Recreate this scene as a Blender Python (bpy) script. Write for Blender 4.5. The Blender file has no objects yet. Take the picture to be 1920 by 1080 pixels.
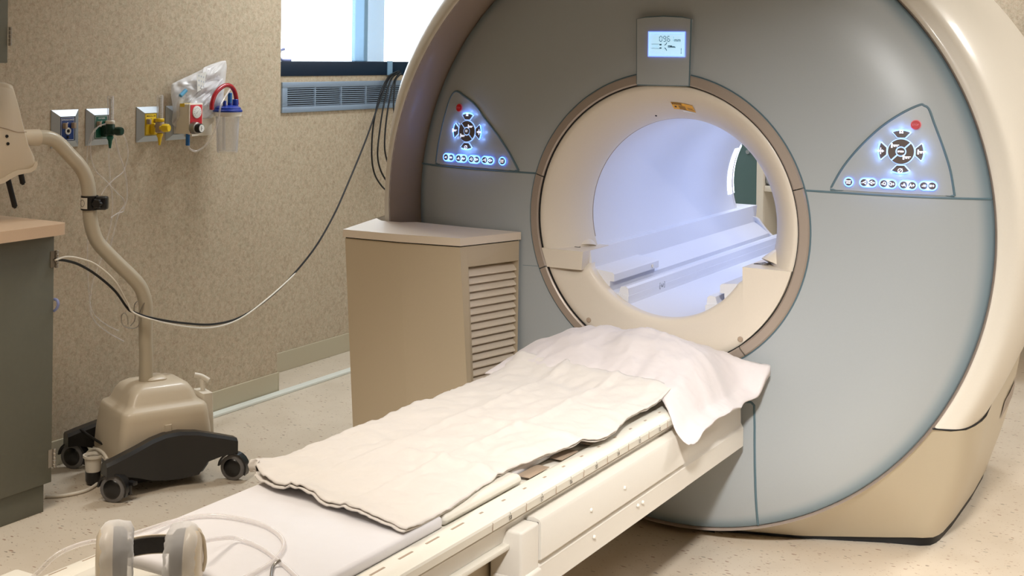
import bpy, bmesh, math, random
from mathutils import Vector, Matrix, noise
random.seed(4)
sc = bpy.context.scene
COL = sc.collection
PI = math.pi

# ------------------------------------------------------------------ camera
F_PX, YAW, PITCH, PPY, CX, CY, ROLL = 2497.68, 0.521036, -0.005543, 116.358, 1.58337, -3.7625, 0.013693
CAM = Vector((CX, CY, 1.45))
_F0 = Vector((-math.sin(YAW), math.cos(YAW), 0)); _R = Vector((math.cos(YAW), math.sin(YAW), 0)); _Z = Vector((0, 0, 1))
FW = _F0 * math.cos(PITCH) + _Z * math.sin(PITCH)
_U = -_F0 * math.sin(PITCH) + _Z * math.cos(PITCH)
RT = _R * math.cos(ROLL) + _U * math.sin(ROLL)
UP = -_R * math.sin(ROLL) + _U * math.cos(ROLL)
cd = bpy.data.cameras.new('camera'); cam = bpy.data.objects.new('camera', cd); COL.objects.link(cam)
cam.matrix_world = Matrix(((RT.x, UP.x, -FW.x, CAM.x), (RT.y, UP.y, -FW.y, CAM.y), (RT.z, UP.z, -FW.z, CAM.z), (0, 0, 0, 1)))
cd.sensor_width = 36; cd.lens = F_PX / 1920 * 36; cd.shift_y = (PPY - 540) / 1920; cd.clip_start = .02
sc.camera = cam

def ray(u, v):
    return FW + RT * ((u - 960) / F_PX) - UP * ((v - PPY) / F_PX)
def atx(u, v, x):
    d = ray(u, v); return CAM + d * ((x - CAM.x) / d.x)
def aty(u, v, y):
    d = ray(u, v); return CAM + d * ((y - CAM.y) / d.y)
def atz(u, v, z):
    d = ray(u, v); return CAM + d * ((z - CAM.z) / d.z)
def atpl(u, v, p0, n):
    d = ray(u, v); p0 = Vector(p0); n = Vector(n)
    return CAM + d * ((p0 - CAM).dot(n) / d.dot(n))

# ------------------------------------------------------------------ materials
def srgb(r, g, b):
    f = lambda c: (c / 255 / 12.92) if c / 255 <= .04045 else ((c / 255 + .055) / 1.055) ** 2.4
    return (f(r), f(g), f(b), 1)
def mat(name, col, rough=.5, metal=0, coat=0, emit=None, es=0, trans=0, ior=1.45, alpha=1, sss=0, bump=0, bscale=200, var=0, sheen=0, coat_rough=.1):
    m = bpy.data.materials.new(name); m.use_nodes = True
    nt = m.node_tree; b = nt.nodes['Principled BSDF']
    b.inputs['Base Color'].default_value = col
    b.inputs['Roughness'].default_value = rough
    b.inputs['Metallic'].default_value = metal
    b.inputs['IOR'].default_value = ior
    b.inputs['Coat Weight'].default_value = coat
    b.inputs['Coat Roughness'].default_value = coat_rough
    b.inputs['Transmission Weight'].default_value = trans
    b.inputs['Alpha'].default_value = alpha
    b.inputs['Sheen Weight'].default_value = sheen
    if emit:
        b.inputs['Emission Color'].default_value = emit; b.inputs['Emission Strength'].default_value = es
    tc = nt.nodes.new('ShaderNodeTexCoord')
    nz = nt.nodes.new('ShaderNodeTexNoise'); nz.inputs['Scale'].default_value = bscale; nz.inputs['Detail'].default_value = 4
    nt.links.new(tc.outputs['Object'], nz.inputs['Vector'])
    if bump:
        bp = nt.nodes.new('ShaderNodeBump'); bp.inputs['Strength'].default_value = bump; bp.inputs['Distance'].default_value = .002
        nt.links.new(nz.outputs['Fac'], bp.inputs['Height']); nt.links.new(bp.outputs['Normal'], b.inputs['Normal'])
    v = var or .02
    mx = nt.nodes.new('ShaderNodeMix'); mx.data_type = 'RGBA'
    mx.inputs['A'].default_value = col
    mx.inputs['B'].default_value = (col[0] * (1 - v * 2), col[1] * (1 - v * 2), col[2] * (1 - v * 2), 1)
    nt.links.new(nz.outputs['Fac'], mx.inputs['Factor']); nt.links.new(mx.outputs['Result'], b.inputs['Base Color'])
    return m
def clear(name, col, fac=.25, rough=.05, hi=.55):
    m = bpy.data.materials.new(name); m.use_nodes = True; nt = m.node_tree; nt.nodes.clear()
    o = nt.nodes.new('ShaderNodeOutputMaterial'); t = nt.nodes.new('ShaderNodeBsdfTransparent')
    p = nt.nodes.new('ShaderNodeBsdfPrincipled'); p.inputs['Base Color'].default_value = col; p.inputs['Roughness'].default_value = rough
    p.inputs['Specular IOR Level'].default_value = .8 if rough < .5 else .1
    mx = nt.nodes.new('ShaderNodeMixShader'); lw = nt.nodes.new('ShaderNodeLayerWeight'); lw.inputs['Blend'].default_value = .35
    mr = nt.nodes.new('ShaderNodeMapRange'); mr.inputs['To Min'].default_value = fac; mr.inputs['To Max'].default_value = min(1, fac + hi)
    nt.links.new(lw.outputs['Facing'], mr.inputs['Value']); nt.links.new(mr.outputs['Result'], mx.inputs['Fac'])
    nt.links.new(t.outputs[0], mx.inputs[1]); nt.links.new(p.outputs[0], mx.inputs[2]); nt.links.new(mx.outputs[0], o.inputs[0])
    return m
M = {}
def wallpaper():
    m = bpy.data.materials.new('mottled_wallpaper'); m.use_nodes = True; nt = m.node_tree; b = nt.nodes['Principled BSDF']
    tc = nt.nodes.new('ShaderNodeTexCoord')
    n1 = nt.nodes.new('ShaderNodeTexNoise'); n1.inputs['Scale'].default_value = 60; n1.inputs['Detail'].default_value = 9; n1.inputs['Roughness'].default_value = .72; n1.inputs['Distortion'].default_value = .6
    n2 = nt.nodes.new('ShaderNodeTexNoise'); n2.inputs['Scale'].default_value = 260; n2.inputs['Detail'].default_value = 5; n2.inputs['Roughness'].default_value = .75; n2.inputs['Distortion'].default_value = 1.2
    n3 = nt.nodes.new('ShaderNodeTexNoise'); n3.inputs['Scale'].default_value = 55; n3.inputs['Detail'].default_value = 6
    for n in (n1, n2, n3): nt.links.new(tc.outputs['Object'], n.inputs['Vector'])
    r1 = nt.nodes.new('ShaderNodeValToRGB')
    e = r1.color_ramp.elements; e[0].position = .36; e[0].color = srgb(182, 162, 140); e[1].position = .66; e[1].color = srgb(210, 197, 177)
    x = e.new(.5); x.color = srgb(199, 183, 161)
    r2 = nt.nodes.new('ShaderNodeValToRGB'); e = r2.color_ramp.elements
    e[0].position = .36; e[0].color = (.58, .57, .54, 1); e[1].position = .58; e[1].color = (1, 1, 1, 1)
    r3 = nt.nodes.new('ShaderNodeValToRGB'); e = r3.color_ramp.elements
    e[0].position = .38; e[0].color = (.90, .91, .87, 1); e[1].position = .58; e[1].color = (1, .98, .95, 1)
    nt.links.new(n1.outputs['Fac'], r1.inputs[0]); nt.links.new(n2.outputs['Fac'], r2.inputs[0]); nt.links.new(n3.outputs['Fac'], r3.inputs[0])
    a = nt.nodes.new('ShaderNodeMix'); a.data_type = 'RGBA'; a.blend_type = 'MULTIPLY'; a.inputs['Factor'].default_value = .62
    c = nt.nodes.new('ShaderNodeMix'); c.data_type = 'RGBA'; c.blend_type = 'MULTIPLY'; c.inputs['Factor'].default_value = 1
    nt.links.new(r1.outputs[0], a.inputs['A']); nt.links.new(r2.outputs[0], a.inputs['B'])
    nt.links.new(a.outputs['Result'], c.inputs['A']); nt.links.new(r3.outputs[0], c.inputs['B'])
    nt.links.new(c.outputs['Result'], b.inputs['Base Color']); b.inputs['Roughness'].default_value = .6
    return m
def floormat():
    m = bpy.data.materials.new('flecked_vinyl'); m.use_nodes = True; nt = m.node_tree; b = nt.nodes['Principled BSDF']
    tc = nt.nodes.new('ShaderNodeTexCoord')
    n1 = nt.nodes.new('ShaderNodeTexNoise'); n1.inputs['Scale'].default_value = 5; n1.inputs['Detail'].default_value = 6
    nt.links.new(tc.outputs['Object'], n1.inputs['Vector'])
    r1 = nt.nodes.new('ShaderNodeValToRGB'); e = r1.color_ramp.elements
    e[0].position = .3; e[0].color = srgb(203, 189, 170); e[1].position = .7; e[1].color = srgb(213, 200, 182)
    nt.links.new(n1.outputs['Fac'], r1.inputs[0])
    last = r1.outputs[0]
    for sc_, rot, thr, colr, seed in ((30, .5, .15, srgb(128, 82, 54), 0), (28, -.7, .13, srgb(98, 92, 76), 7.7), (75, .2, .17, srgb(158, 124, 96), 3.1)):
        mp = nt.nodes.new('ShaderNodeMapping'); mp.inputs['Rotation'].default_value = (0, 0, rot); mp.inputs['Scale'].default_value = (1, 2.6, 1); mp.inputs['Location'].default_value = (seed, seed, 0)
        nt.links.new(tc.outputs['Object'], mp.inputs['Vector'])
        nd = nt.nodes.new('ShaderNodeTexNoise'); nd.inputs['Scale'].default_value = 60; nt.links.new(mp.outputs[0], nd.inputs['Vector'])
        ad = nt.nodes.new('ShaderNodeMix'); ad.data_type = 'VECTOR'; ad.inputs['Factor'].default_value = .015
        nt.links.new(mp.outputs[0], ad.inputs['A']); nt.links.new(nd.outputs['Color'], ad.inputs['B'])
        v = nt.nodes.new('ShaderNodeTexVoronoi'); v.inputs['Scale'].default_value = sc_; nt.links.new(ad.outputs['Result'], v.inputs['Vector'])
        # only some cells carry a fleck
        sep = nt.nodes.new('ShaderNodeSeparateColor'); nt.links.new(v.outputs['Color'], sep.inputs[0])
        ml = nt.nodes.new('ShaderNodeMath'); ml.operation = 'MULTIPLY'; nt.links.new(sep.outputs[0], ml.inputs[0]); ml.inputs[1].default_value = thr * 1.6
        lt = nt.nodes.new('ShaderNodeMath'); lt.operation = 'LESS_THAN'; nt.links.new(v.outputs['Distance'], lt.inputs[0]); nt.links.new(ml.outputs[0], lt.inputs[1])
        gt = nt.nodes.new('ShaderNodeMath'); gt.operation = 'GREATER_THAN'; nt.links.new(sep.outputs[1], gt.inputs[0]); gt.inputs[1].default_value = .5
        mm = nt.nodes.new('ShaderNodeMath'); mm.operation = 'MULTIPLY'; nt.links.new(lt.outputs[0], mm.inputs[0]); nt.links.new(gt.outputs[0], mm.inputs[1])
        m2 = nt.nodes.new('ShaderNodeMath'); m2.operation = 'MULTIPLY'; nt.links.new(mm.outputs[0], m2.inputs[0]); m2.inputs[1].default_value = .8
        mx = nt.nodes.new('ShaderNodeMix'); mx.data_type = 'RGBA'; nt.links.new(m2.outputs[0], mx.inputs['Factor'])
        nt.links.new(last, mx.inputs['A']); mx.inputs['B'].default_value = colr; last = mx.outputs['Result']
    nt.links.new(last, b.inputs['Base Color']); b.inputs['Roughness'].default_value = .38
    return m
M['wall'] = wallpaper(); M['floor'] = floormat()
M['ceil'] = mat('ceiling_white', srgb(225, 222, 214), .8)
M['base'] = mat('baseboard_vinyl', srgb(190, 180, 155), .5)
M['strip'] = mat('floor_strip', srgb(225, 228, 220), .35)
M['black'] = mat('black_rubber', srgb(16, 16, 18), .45)
M['dark'] = mat('dark_gap', srgb(25, 24, 23), .7)
M['shell'] = mat('cream_shell', srgb(226, 219, 206), .33, coat=.25)
M['pedestal'] = mat('cream_pedestal', srgb(196, 184, 160), .36, coat=.2)
M['taupe'] = mat('taupe_paint', srgb(152, 136, 124), .4, coat=.1)
M['ring'] = mat('bronze_ring', srgb(168, 154, 142), .36, metal=.3, coat=.2)
M['face'] = mat('frosted_blue_grey', srgb(166, 171, 173), .34, coat=.45, coat_rough=.4)
M['seam'] = mat('teal_seam', srgb(88, 112, 122), .4)

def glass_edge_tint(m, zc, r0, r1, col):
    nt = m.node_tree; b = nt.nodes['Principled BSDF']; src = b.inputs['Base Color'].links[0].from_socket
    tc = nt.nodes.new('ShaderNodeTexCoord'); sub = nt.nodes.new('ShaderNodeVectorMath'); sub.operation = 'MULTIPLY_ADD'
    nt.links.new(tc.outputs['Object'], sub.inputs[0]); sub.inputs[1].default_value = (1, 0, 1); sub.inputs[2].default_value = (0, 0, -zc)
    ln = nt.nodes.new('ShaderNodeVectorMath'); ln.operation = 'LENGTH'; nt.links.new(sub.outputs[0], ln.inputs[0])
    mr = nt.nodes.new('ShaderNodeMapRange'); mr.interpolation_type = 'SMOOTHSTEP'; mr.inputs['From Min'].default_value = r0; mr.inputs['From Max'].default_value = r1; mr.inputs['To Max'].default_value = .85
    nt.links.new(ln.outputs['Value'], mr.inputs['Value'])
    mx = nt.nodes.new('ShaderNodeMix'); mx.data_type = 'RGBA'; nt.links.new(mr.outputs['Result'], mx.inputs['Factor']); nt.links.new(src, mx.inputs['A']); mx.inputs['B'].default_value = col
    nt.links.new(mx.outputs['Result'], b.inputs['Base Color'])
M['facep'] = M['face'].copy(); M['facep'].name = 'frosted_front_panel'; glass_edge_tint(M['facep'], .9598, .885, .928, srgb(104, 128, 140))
M['funnel'] = mat('cream_funnel', srgb(220, 209, 193), .38, coat=.1)
M['bore'] = mat('white_bore', srgb(226, 226, 232), .4)
M['boxm'] = mat('cabinet_beige', srgb(196, 180, 154), .42)
M['boxtop'] = mat('cabinet_top', srgb(228, 214, 196), .4)
M['table'] = mat('table_cream', srgb(224, 218, 208), .4)
M['rail'] = mat('table_rail', srgb(228, 223, 211), .35)
M['matt'] = mat('mattress_white', srgb(224, 221, 223), .45, bump=.25, bscale=40)
M['sheet'] = mat('cotton_sheet', srgb(216, 209, 202), .85, bump=.35, bscale=90, sheen=.2)
M['pillow'] = mat('pillow_cotton', srgb(214, 206, 205), .85, bump=.25, bscale=60, sheen=.2)
M['cab'] = mat('grey_green_laminate', srgb(108, 108, 96), .5, bscale=60, var=.06)
M['counter'] = mat('counter_laminate', srgb(216, 188, 160), .4, bscale=300, var=.06)
M['chrome'] = mat('steel', srgb(170, 165, 158), .3, metal=.9)
M['alu'] = mat('brushed_aluminium', srgb(178, 186, 194), .38, metal=.55)
M['cart'] = mat('cart_cream', srgb(214, 200, 178), .38, coat=.2)
M['pole'] = mat('pole_cream', srgb(196, 185, 164), .35, coat=.3)
M['blackp'] = mat('black_plastic', srgb(28, 27, 28), .3, coat=.2)
M['tyre'] = mat('grey_tyre', srgb(120, 118, 118), .6)
M['blue'] = mat('blue_plate', srgb(30, 58, 120), .4)
M['green'] = mat('green_plate', srgb(18, 92, 74), .4)
M['dgreen'] = mat('dark_green', srgb(14, 52, 38), .4)
M['yellow'] = mat('yellow_plate', srgb(236, 200, 40), .4)
M['white'] = mat('white_print', srgb(235, 235, 232), .5)
M['whitep'] = mat('white_plastic', srgb(232, 224, 210), .4)
M['red'] = mat('red_plastic', srgb(205, 40, 52), .35)
M['redhose'] = mat('red_hose', srgb(170, 18, 34), .25, coat=.4)
M['bluep'] = mat('blue_plastic', srgb(24, 54, 150), .3, coat=.3)
M['bluec'] = mat('light_blue_plastic', srgb(30, 100, 170), .4)
M['brown'] = mat('brown_clip', srgb(170, 150, 130), .5)
M['print'] = mat('dark_print', srgb(52, 46, 42), .6)
M['clear'] = clear('clear_plastic', srgb(232, 232, 238), .12)
M['clearw'] = clear('milky_plastic', srgb(244, 243, 246), .34, .22)
M['tube'] = clear('clear_tube', srgb(240, 234, 232), .22, .08)
M['gauze'] = clear('gauze_cover', srgb(238, 236, 235), .38, .8, .3)
M['foam'] = mat('foam_charcoal', srgb(40, 40, 45), .95)
M['leather'] = mat('black_leather', srgb(40, 36, 34), .6, bump=.6, bscale=150)
M['navy'] = mat('navy_sill', srgb(16, 36, 58), .4)
M['frame'] = mat('window_frame', srgb(140, 178, 210), .4)
M['grille'] = mat('vent_aluminium', srgb(150, 168, 190), .4, metal=.3)
M['pane'] = clear('window_glass', srgb(225, 240, 250), .04, .02)
M['shade'] = clear('roller_shade', srgb(120, 160, 190), .45, .8)
M['purple'] = mat('lilac_plastic', srgb(140, 150, 200), .4)
M['teal'] = mat('dark_teal', srgb(104, 132, 134), .6)
M['caution'] = mat('caution_yellow', srgb(240, 176, 20), .5)
M['btn'] = mat('button_brown', srgb(88, 74, 64), .4, coat=.2)
M['glow'] = mat('button_glow', srgb(120, 160, 255), .5, emit=srgb(70, 120, 255), es=6)
M['rimglow'] = mat('rim_glow', srgb(200, 225, 255), .5, emit=srgb(150, 190, 255), es=1.0)
M['glyph'] = mat('button_symbol', srgb(240, 240, 255), .5, emit=srgb(235, 240, 255), es=.9)
M['stop'] = mat('stop_red', srgb(178, 8, 14), .35, emit=srgb(220, 10, 20), es=.05)
M['stoprim'] = mat('stop_rim', srgb(230, 130, 140), .5)
M['lcd'] = mat('lcd_backlight', srgb(190, 225, 245), .4, emit=srgb(180, 225, 250), es=.75)
M['lcdink'] = mat('lcd_ink', srgb(40, 84, 110), .5)
M['lcdfaint'] = mat('lcd_faint', srgb(150, 200, 220), .5, emit=srgb(160, 205, 225), es=.5)
M['flareglow'] = mat('rear_flare_glow', srgb(235, 245, 255), .5, emit=srgb(225, 240, 255), es=7)  # emission stands in for light falling on the rear flare
M['lampglow'] = mat('ceiling_lamp_diffuser', srgb(255, 248, 235), .5, emit=srgb(255, 236, 205), es=4)

# ------------------------------------------------------------------ mesh helpers
def NB(): return bmesh.new()
def face(bm, vs):
    try: return bm.faces.new(vs)
    except ValueError: return None
def box(bm, lo, hi, bev=0, seg=2, mtx=None):
    lo = Vector(lo); hi = Vector(hi)
    g = bmesh.ops.create_cube(bm, size=1)['verts']
    for v in g:
        v.co = Vector(((lo.x + hi.x) / 2 + v.co.x * (hi.x - lo.x), (lo.y + hi.y) / 2 + v.co.y * (hi.y - lo.y), (lo.z + hi.z) / 2 + v.co.z * (hi.z - lo.z)))
    vs = list(g)
    if bev:
        es = list({e for v in g for e in v.link_edges})
        r = bmesh.ops.bevel(bm, geom=es, offset=bev, segments=seg, profile=.5, affect='EDGES')
        vs = list({v for f in r['faces'] for v in f.verts} | {v for v in g if v.is_valid})
    if mtx:
        for v in vs: v.co = mtx @ v.co
    return vs
def loft(bm, rings, close=True, cap=True):
    R = [[bm.verts.new(p) for p in r] for r in rings]
    n = len(R[0])
    for a, b in zip(R, R[1:]):
        for i in range(n if close else n - 1):
            j = (i + 1) % n
            face(bm, (a[i], a[j], b[j], b[i]))
    if cap and close:
        face(bm, list(reversed(R[0]))); face(bm, R[-1])
    return R
def smoothpath(pts, n=8):
    P = [Vector(p) for p in pts]
    if len(P) < 3: return P
    out = []
    for i in range(len(P) - 1):
        p0 = P[max(i - 1, 0)]; p1 = P[i]; p2 = P[i + 1]; p3 = P[min(i + 2, len(P) - 1)]
        for k in range(n):
            t = k / n
            out.append(.5 * ((2 * p1) + (p2 - p0) * t + (2 * p0 - 5 * p1 + 4 * p2 - p3) * t * t + (3 * p1 - p0 - 3 * p2 + p3) * t ** 3))
    out.append(P[-1]); return out
def tube(bm, pts, r, n=12, cap=True, flat=None):
    P = [Vector(p) for p in pts]
    rings = []; up = None
    for i, p in enumerate(P):
        t = (P[min(i + 1, len(P) - 1)] - P[max(i - 1, 0)]).normalized()
        if up is None:
            up = Vector((0, 0, 1)) if abs(t.z) < .9 else Vector((1, 0, 0))
        a = t.cross(up)
        if a.length < 1e-5: a = t.cross(Vector((0, 1, .1)))
        a.normalize(); b = a.cross(t).normalized(); up = b
        rr = r(i / (len(P) - 1)) if callable(r) else r
        rings.append([p + a * math.cos(2 * PI * k / n) * rr + b * math.sin(2 * PI * k / n) * rr for k in range(n)])
    loft(bm, rings, True, cap)
def lathe(bm, prof, org=(0, 0, 0), axis=(0, 0, 1), n=32, cap=True):
    ax = Vector(axis).normalized(); o = Vector(org)
    a = ax.orthogonal().normalized(); b = ax.cross(a)
    rings = [[o + ax * h + (a * math.cos(2 * PI * k / n) + b * math.sin(2 * PI * k / n)) * max(r, 1e-4) for k in range(n)] for r, h in prof]
    loft(bm, rings, True, cap)
def cyl(bm, p, q, r, n=24):
    p = Vector(p); q = Vector(q); L = (q - p).length
    e = min(r * .15, L * .2)
    lathe(bm, [(r - e, 0), (r, e), (r, L - e), (r - e, L)], p, q - p, n)
def prism(bm, poly, fa, fb):
    """poly: list of 2D; fa/fb: map 2D to 3D for the two sides"""
    a = [bm.verts.new(fa(*p)) for p in poly]; b = [bm.verts.new(fb(*p)) for p in poly]
    n = len(poly)
    face(bm, a); face(bm, list(reversed(b)))
    for i in range(n):
        j = (i + 1) % n
        face(bm, (a[j], a[i], b[i], b[j]))
def bevel_all(bm, w, seg=2, ang=.6):
    es = [e for e in bm.edges if e.is_manifold and e.calc_face_angle(0) > ang]
    bmesh.ops.bevel(bm, geom=es, offset=w, segments=seg, profile=.5, affect='EDGES')
def wpos(o):
    p = Vector((0, 0, 0))
    while o: p += o.location; o = o.parent
    return p
def obj(name, bm, m, parent=None, smooth=40, solid=0, sub=0):
    bmesh.ops.recalc_face_normals(bm, faces=bm.faces)
    off = wpos(parent)
    for v in bm.verts: v.co -= off
    me = bpy.data.meshes.new(name); bm.to_mesh(me); bm.free()
    me.materials.append(M[m] if isinstance(m, str) else m)
    if smooth:
        me.polygons.foreach_set('use_smooth', [True] * len(me.polygons))
        me.set_sharp_from_angle(angle=math.radians(smooth))
    o = bpy.data.objects.new(name, me); COL.objects.link(o)
    if parent: o.parent = parent
    if solid:
        s = o.modifiers.new('solid', 'SOLIDIFY'); s.thickness = solid; s.offset = 0
    if sub:
        s = o.modifiers.new('sub', 'SUBSURF'); s.levels = sub; s.render_levels = sub
    return o
def tag(o, label, cat, group=None, kind=None):
    if label: o['label'] = label
    if cat: o['category'] = cat
    if group: o['group'] = group
    if kind: o['kind'] = kind
    return o
def thing(name, loc, label, cat, group=None):
    o = bpy.data.objects.new(name, None); COL.objects.link(o); o.location = loc; o.empty_display_size = .05
    return tag(o, label, cat, group)
def struct(name, bm, m, smooth=0):
    o = obj(name, bm, m, None, smooth); o['kind'] = 'structure'; return o
def add_text(bm, txt, size, mapf, bold=0, align='CENTER'):
    """mapf maps (x,y) of the flat text to 3D"""
    c = bpy.data.curves.new('t', 'FONT'); c.body = txt; c.size = size; c.align_x = align; c.align_y = 'CENTER'; c.offset = bold; c.resolution_u = 3
    o = bpy.data.objects.new('t', c); COL.objects.link(o)
    dg = bpy.context.evaluated_depsgraph_get(); dg.update()
    me = bpy.data.meshes.new_from_object(o.evaluated_get(dg))
    t = bmesh.new(); t.from_mesh(me)
    vm = {}
    for v in t.verts: vm[v.index] = bm.verts.new(mapf(v.co.x, v.co.y))
    for f in t.faces: face(bm, [vm[v.index] for v in f.verts])
    t.free(); bpy.data.objects.remove(o); bpy.data.curves.remove(c); bpy.data.meshes.remove(me)
def smst(a, b, x):
    t = max(0.0, min(1.0, (x - a) / (b - a))); return t * t * (3 - 2 * t)
def circ(cx, cy, r, n=24, a0=0, a1=2 * PI):
    return [(cx + r * math.cos(a0 + (a1 - a0) * k / n), cy + r * math.sin(a0 + (a1 - a0) * k / n)) for k in range(n if abs(a1 - a0 - 2 * PI) < 1e-6 else n + 1)]

# ================================================================== ROOM
XL, XW, YJ, YB, XR, YF, ZC = -2.08, -2.31, .65, 3.4, 3.2, -5.2, 2.75
bm = NB(); box(bm, (-3, YF - .1, -.1), (XR + .1, YB + .1, 0)); struct('floor', bm, 'floor')
bm = NB(); box(bm, (-3, YF - .1, ZC), (XR + .1, YB + .1, ZC + .1)); struct('ceiling', bm, 'ceil')
bm = NB(); box(bm, (-3, YF - .1, 0), (XL, YJ, ZC)); struct('wall_left', bm, 'wall')
WZ0, WZ1, WY0, WY1 = 1.406, 2.35, .72, 2.9
bm = NB()
box(bm, (-2.5, YJ, 0), (XW, YB, 1.338)); box(bm, (-2.5, YJ, WZ1), (XW, YB, ZC)); box(bm, (-2.5, YJ, 1.338), (XW, WY0, WZ1)); box(bm, (-2.5, WY1, 1.338), (XW, YB, WZ1))
struct('wall_window', bm, 'wall')
bm = NB(); box(bm, (-2.6, YB, 0), (XR + .1, YB + .1, ZC)); struct('wall_back', bm, 'wall')
bm = NB(); box(bm, (XR, YF, 0), (XR + .1, YB, ZC)); struct('wall_right', bm, 'wall')
bm = NB(); box(bm, (-3, YF - .1, 0), (XR + .1, YF, ZC)); struct('wall_front', bm, 'wall')
# window
bm = NB()
for a in (WY0, WY1 - .05): box(bm, (-2.42, a, WZ0), (-2.33, a + .05, WZ1))
box(bm, (-2.42, WY0, WZ1 - .05), (-2.33, WY1, WZ1))
box(bm, (-2.42, 1.60, WZ0), (-2.34, 1.63, WZ1), .004)
w = struct('window_1', bm, 'frame')
bm = NB(); box(bm, (-2.40, WY0 + .05, WZ0), (-2.394, WY1 - .05, WZ1 - .05)); obj('pane', bm, 'pane', w)
bm = NB(); box(bm, (-2.36, 1.635, WZ0), (-2.355, 1.79, WZ1 - .05)); obj('roller_shade', bm, 'shade', w)
bm = NB(); box(bm, (-2.42, YJ, 1.338), (-2.305, YB, WZ0), .003); struct('trim_1', bm, 'navy', 40)
bm = NB(); box(bm, (-2.304, 1.745, 1.338), (-2.296, 1.785, 1.41), .002); struct('trim_2', bm, 'frame')
# baseboards and floor strip
bm = NB(); box(bm, (XL, YF, 0), (XL + .008, YJ, .088), .002); box(bm, (XL - .1, YJ, 0), (XL + .008, YJ + .008, .088), .002); struct('baseboard_left', bm, 'base')
bm = NB(); box(bm, (XW, YJ, 0), (XW + .008, YB, .088), .002); struct('baseboard_window', bm, 'base')
bm = NB(); box(bm, (-2.3, YB - .008, 0), (XR, YB, .088)); struct('baseboard_back', bm, 'base')
bm = NB(); box(bm, (-2.068, -.35, 0), (-2.028, YB, .012), .003); struct('trim_3', bm, 'strip')

# vent grille
vt = thing('vent_grille', (XW + .005, 1.5, 1.24), 'long aluminium air grille of horizontal slats under the window sill', 'vent')
bm = NB()
Y0, Y1, Z0, Z1 = .931, 2.3, 1.172, 1.311
for a, b_ in (((Y0, Z0), (Y1, Z0 + .026)), ((Y0, Z1 - .026), (Y1, Z1)), ((Y0, Z0 + .026), (Y0 + .035, Z1 - .026)), ((Y1 - .035, Z0 + .026), (Y1, Z1 - .026))):
    box(bm, (XW, a[0], a[1]), (XW + .010, b_[0], b_[1]), .002)
obj('frame', bm, 'grille', vt)
bm = NB(); box(bm, (XW, Y0 + .03, Z0 + .02), (XW + .002, Y1 - .03, Z1 - .02)); obj('backing', bm, 'black', vt)
for k in range(9):
    bm = NB(); z = Z0 + .031 + k * .0096
    box(bm, (XW + .002, Y0 + .035, z - .0022), (XW + .009, Y1 - .035, z + .0022)); obj('slat', bm, 'grille', vt)
for k in range(1, 7):
    y = Y0 + .035 + k * .2; bm = NB(); box(bm, (XW + .001, y - .004, Z0 + .026), (XW + .0098, y + .004, Z1 - .026)); obj('mullion', bm, 'grille', vt)

# ================================================================== MRI SCANNER
CZ = .953   # bore axis
FZ = .9598  # face centre
mri = thing('mri_scanner', (0, .6, 0), 'large round MRI scanner with blue-grey front and glowing bore', 'scanner')
def domey(r):
    if r <= .45: return -.085
    t = (r - .45) / .475
    return -.085 + .085 * t ** 3.2
def D(x, z, off=0):
    return Vector((x, domey(math.hypot(x, z - FZ)) - off, z))
def atd(u, v, off=0):
    y = -.06
    for _ in range(6):
        p = aty(u, v, y); y = domey(math.hypot(p.x, p.z - FZ)) - off
    return p.x, p.z
# face panels : polar grid, split at the seam height
def facebm(keep_upper):
    bm = NB(); N = 160
    prof = []
    rs = [.43 + (.925 - .43) * k / 26 for k in range(27)]
    rings = []
    for r in rs: rings.append((r, domey(r)))
    rings += [(.929, .006), (.931, .014), (.931, .03)]
    R = []
    for r, y in rings:
        R.append([bm.verts.new((r * math.cos(2 * PI * k / N), y, FZ + r * math.sin(2 * PI * k / N))) for k in range(N)])
    for a, b in zip(R, R[1:]):
        for i in range(N): face(bm, (a[i], a[(i + 1) % N], b[(i + 1) % N], b[i]))
    g = list(bm.verts) + list(bm.edges) + list(bm.faces)
    s = 1.0775 + (.0015 if keep_upper else -.0015)
    bmesh.ops.bisect_plane(bm, geom=g, plane_co=(0, 0, s), plane_no=(0, 0, 1), clear_inner=keep_upper, clear_outer=not keep_upper)
    return bm
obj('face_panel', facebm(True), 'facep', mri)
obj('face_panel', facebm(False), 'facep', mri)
def seamtube(pts, r=.0035, m='seam', parent=mri, name='panel_seam', off=-.0012):
    bm = NB(); P = []
    for (a, b) in zip(pts, pts[1:]):
        n = max(2, int(math.hypot(b[0] - a[0], b[1] - a[1]) / .01))
        for k in range(n):
            t = k / n; P.append(D(a[0] + (b[0] - a[0]) * t, a[1] + (b[1] - a[1]) * t, off))
    P.append(D(*pts[-1], off)); tube(bm, P, r, 8); return obj(name, bm, m, parent)
seamtube([(-.921, 1.0775), (-.425, 1.0775)]); seamtube([(.921, 1.0775), (.425, 1.0775)])
seamtube([atd(980, 497), atd(1024, 500)], .0015)
s1 = [atd(*q) for q in ((1350, 752), (1408, 754), (1414, 760), (1415, 800), (1415, 850), (1416, 900), (1418, 950), (1421, 984))]
seamtube(s1, .004)
seamtube([(-x, z) for x, z in s1], .004)
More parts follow.
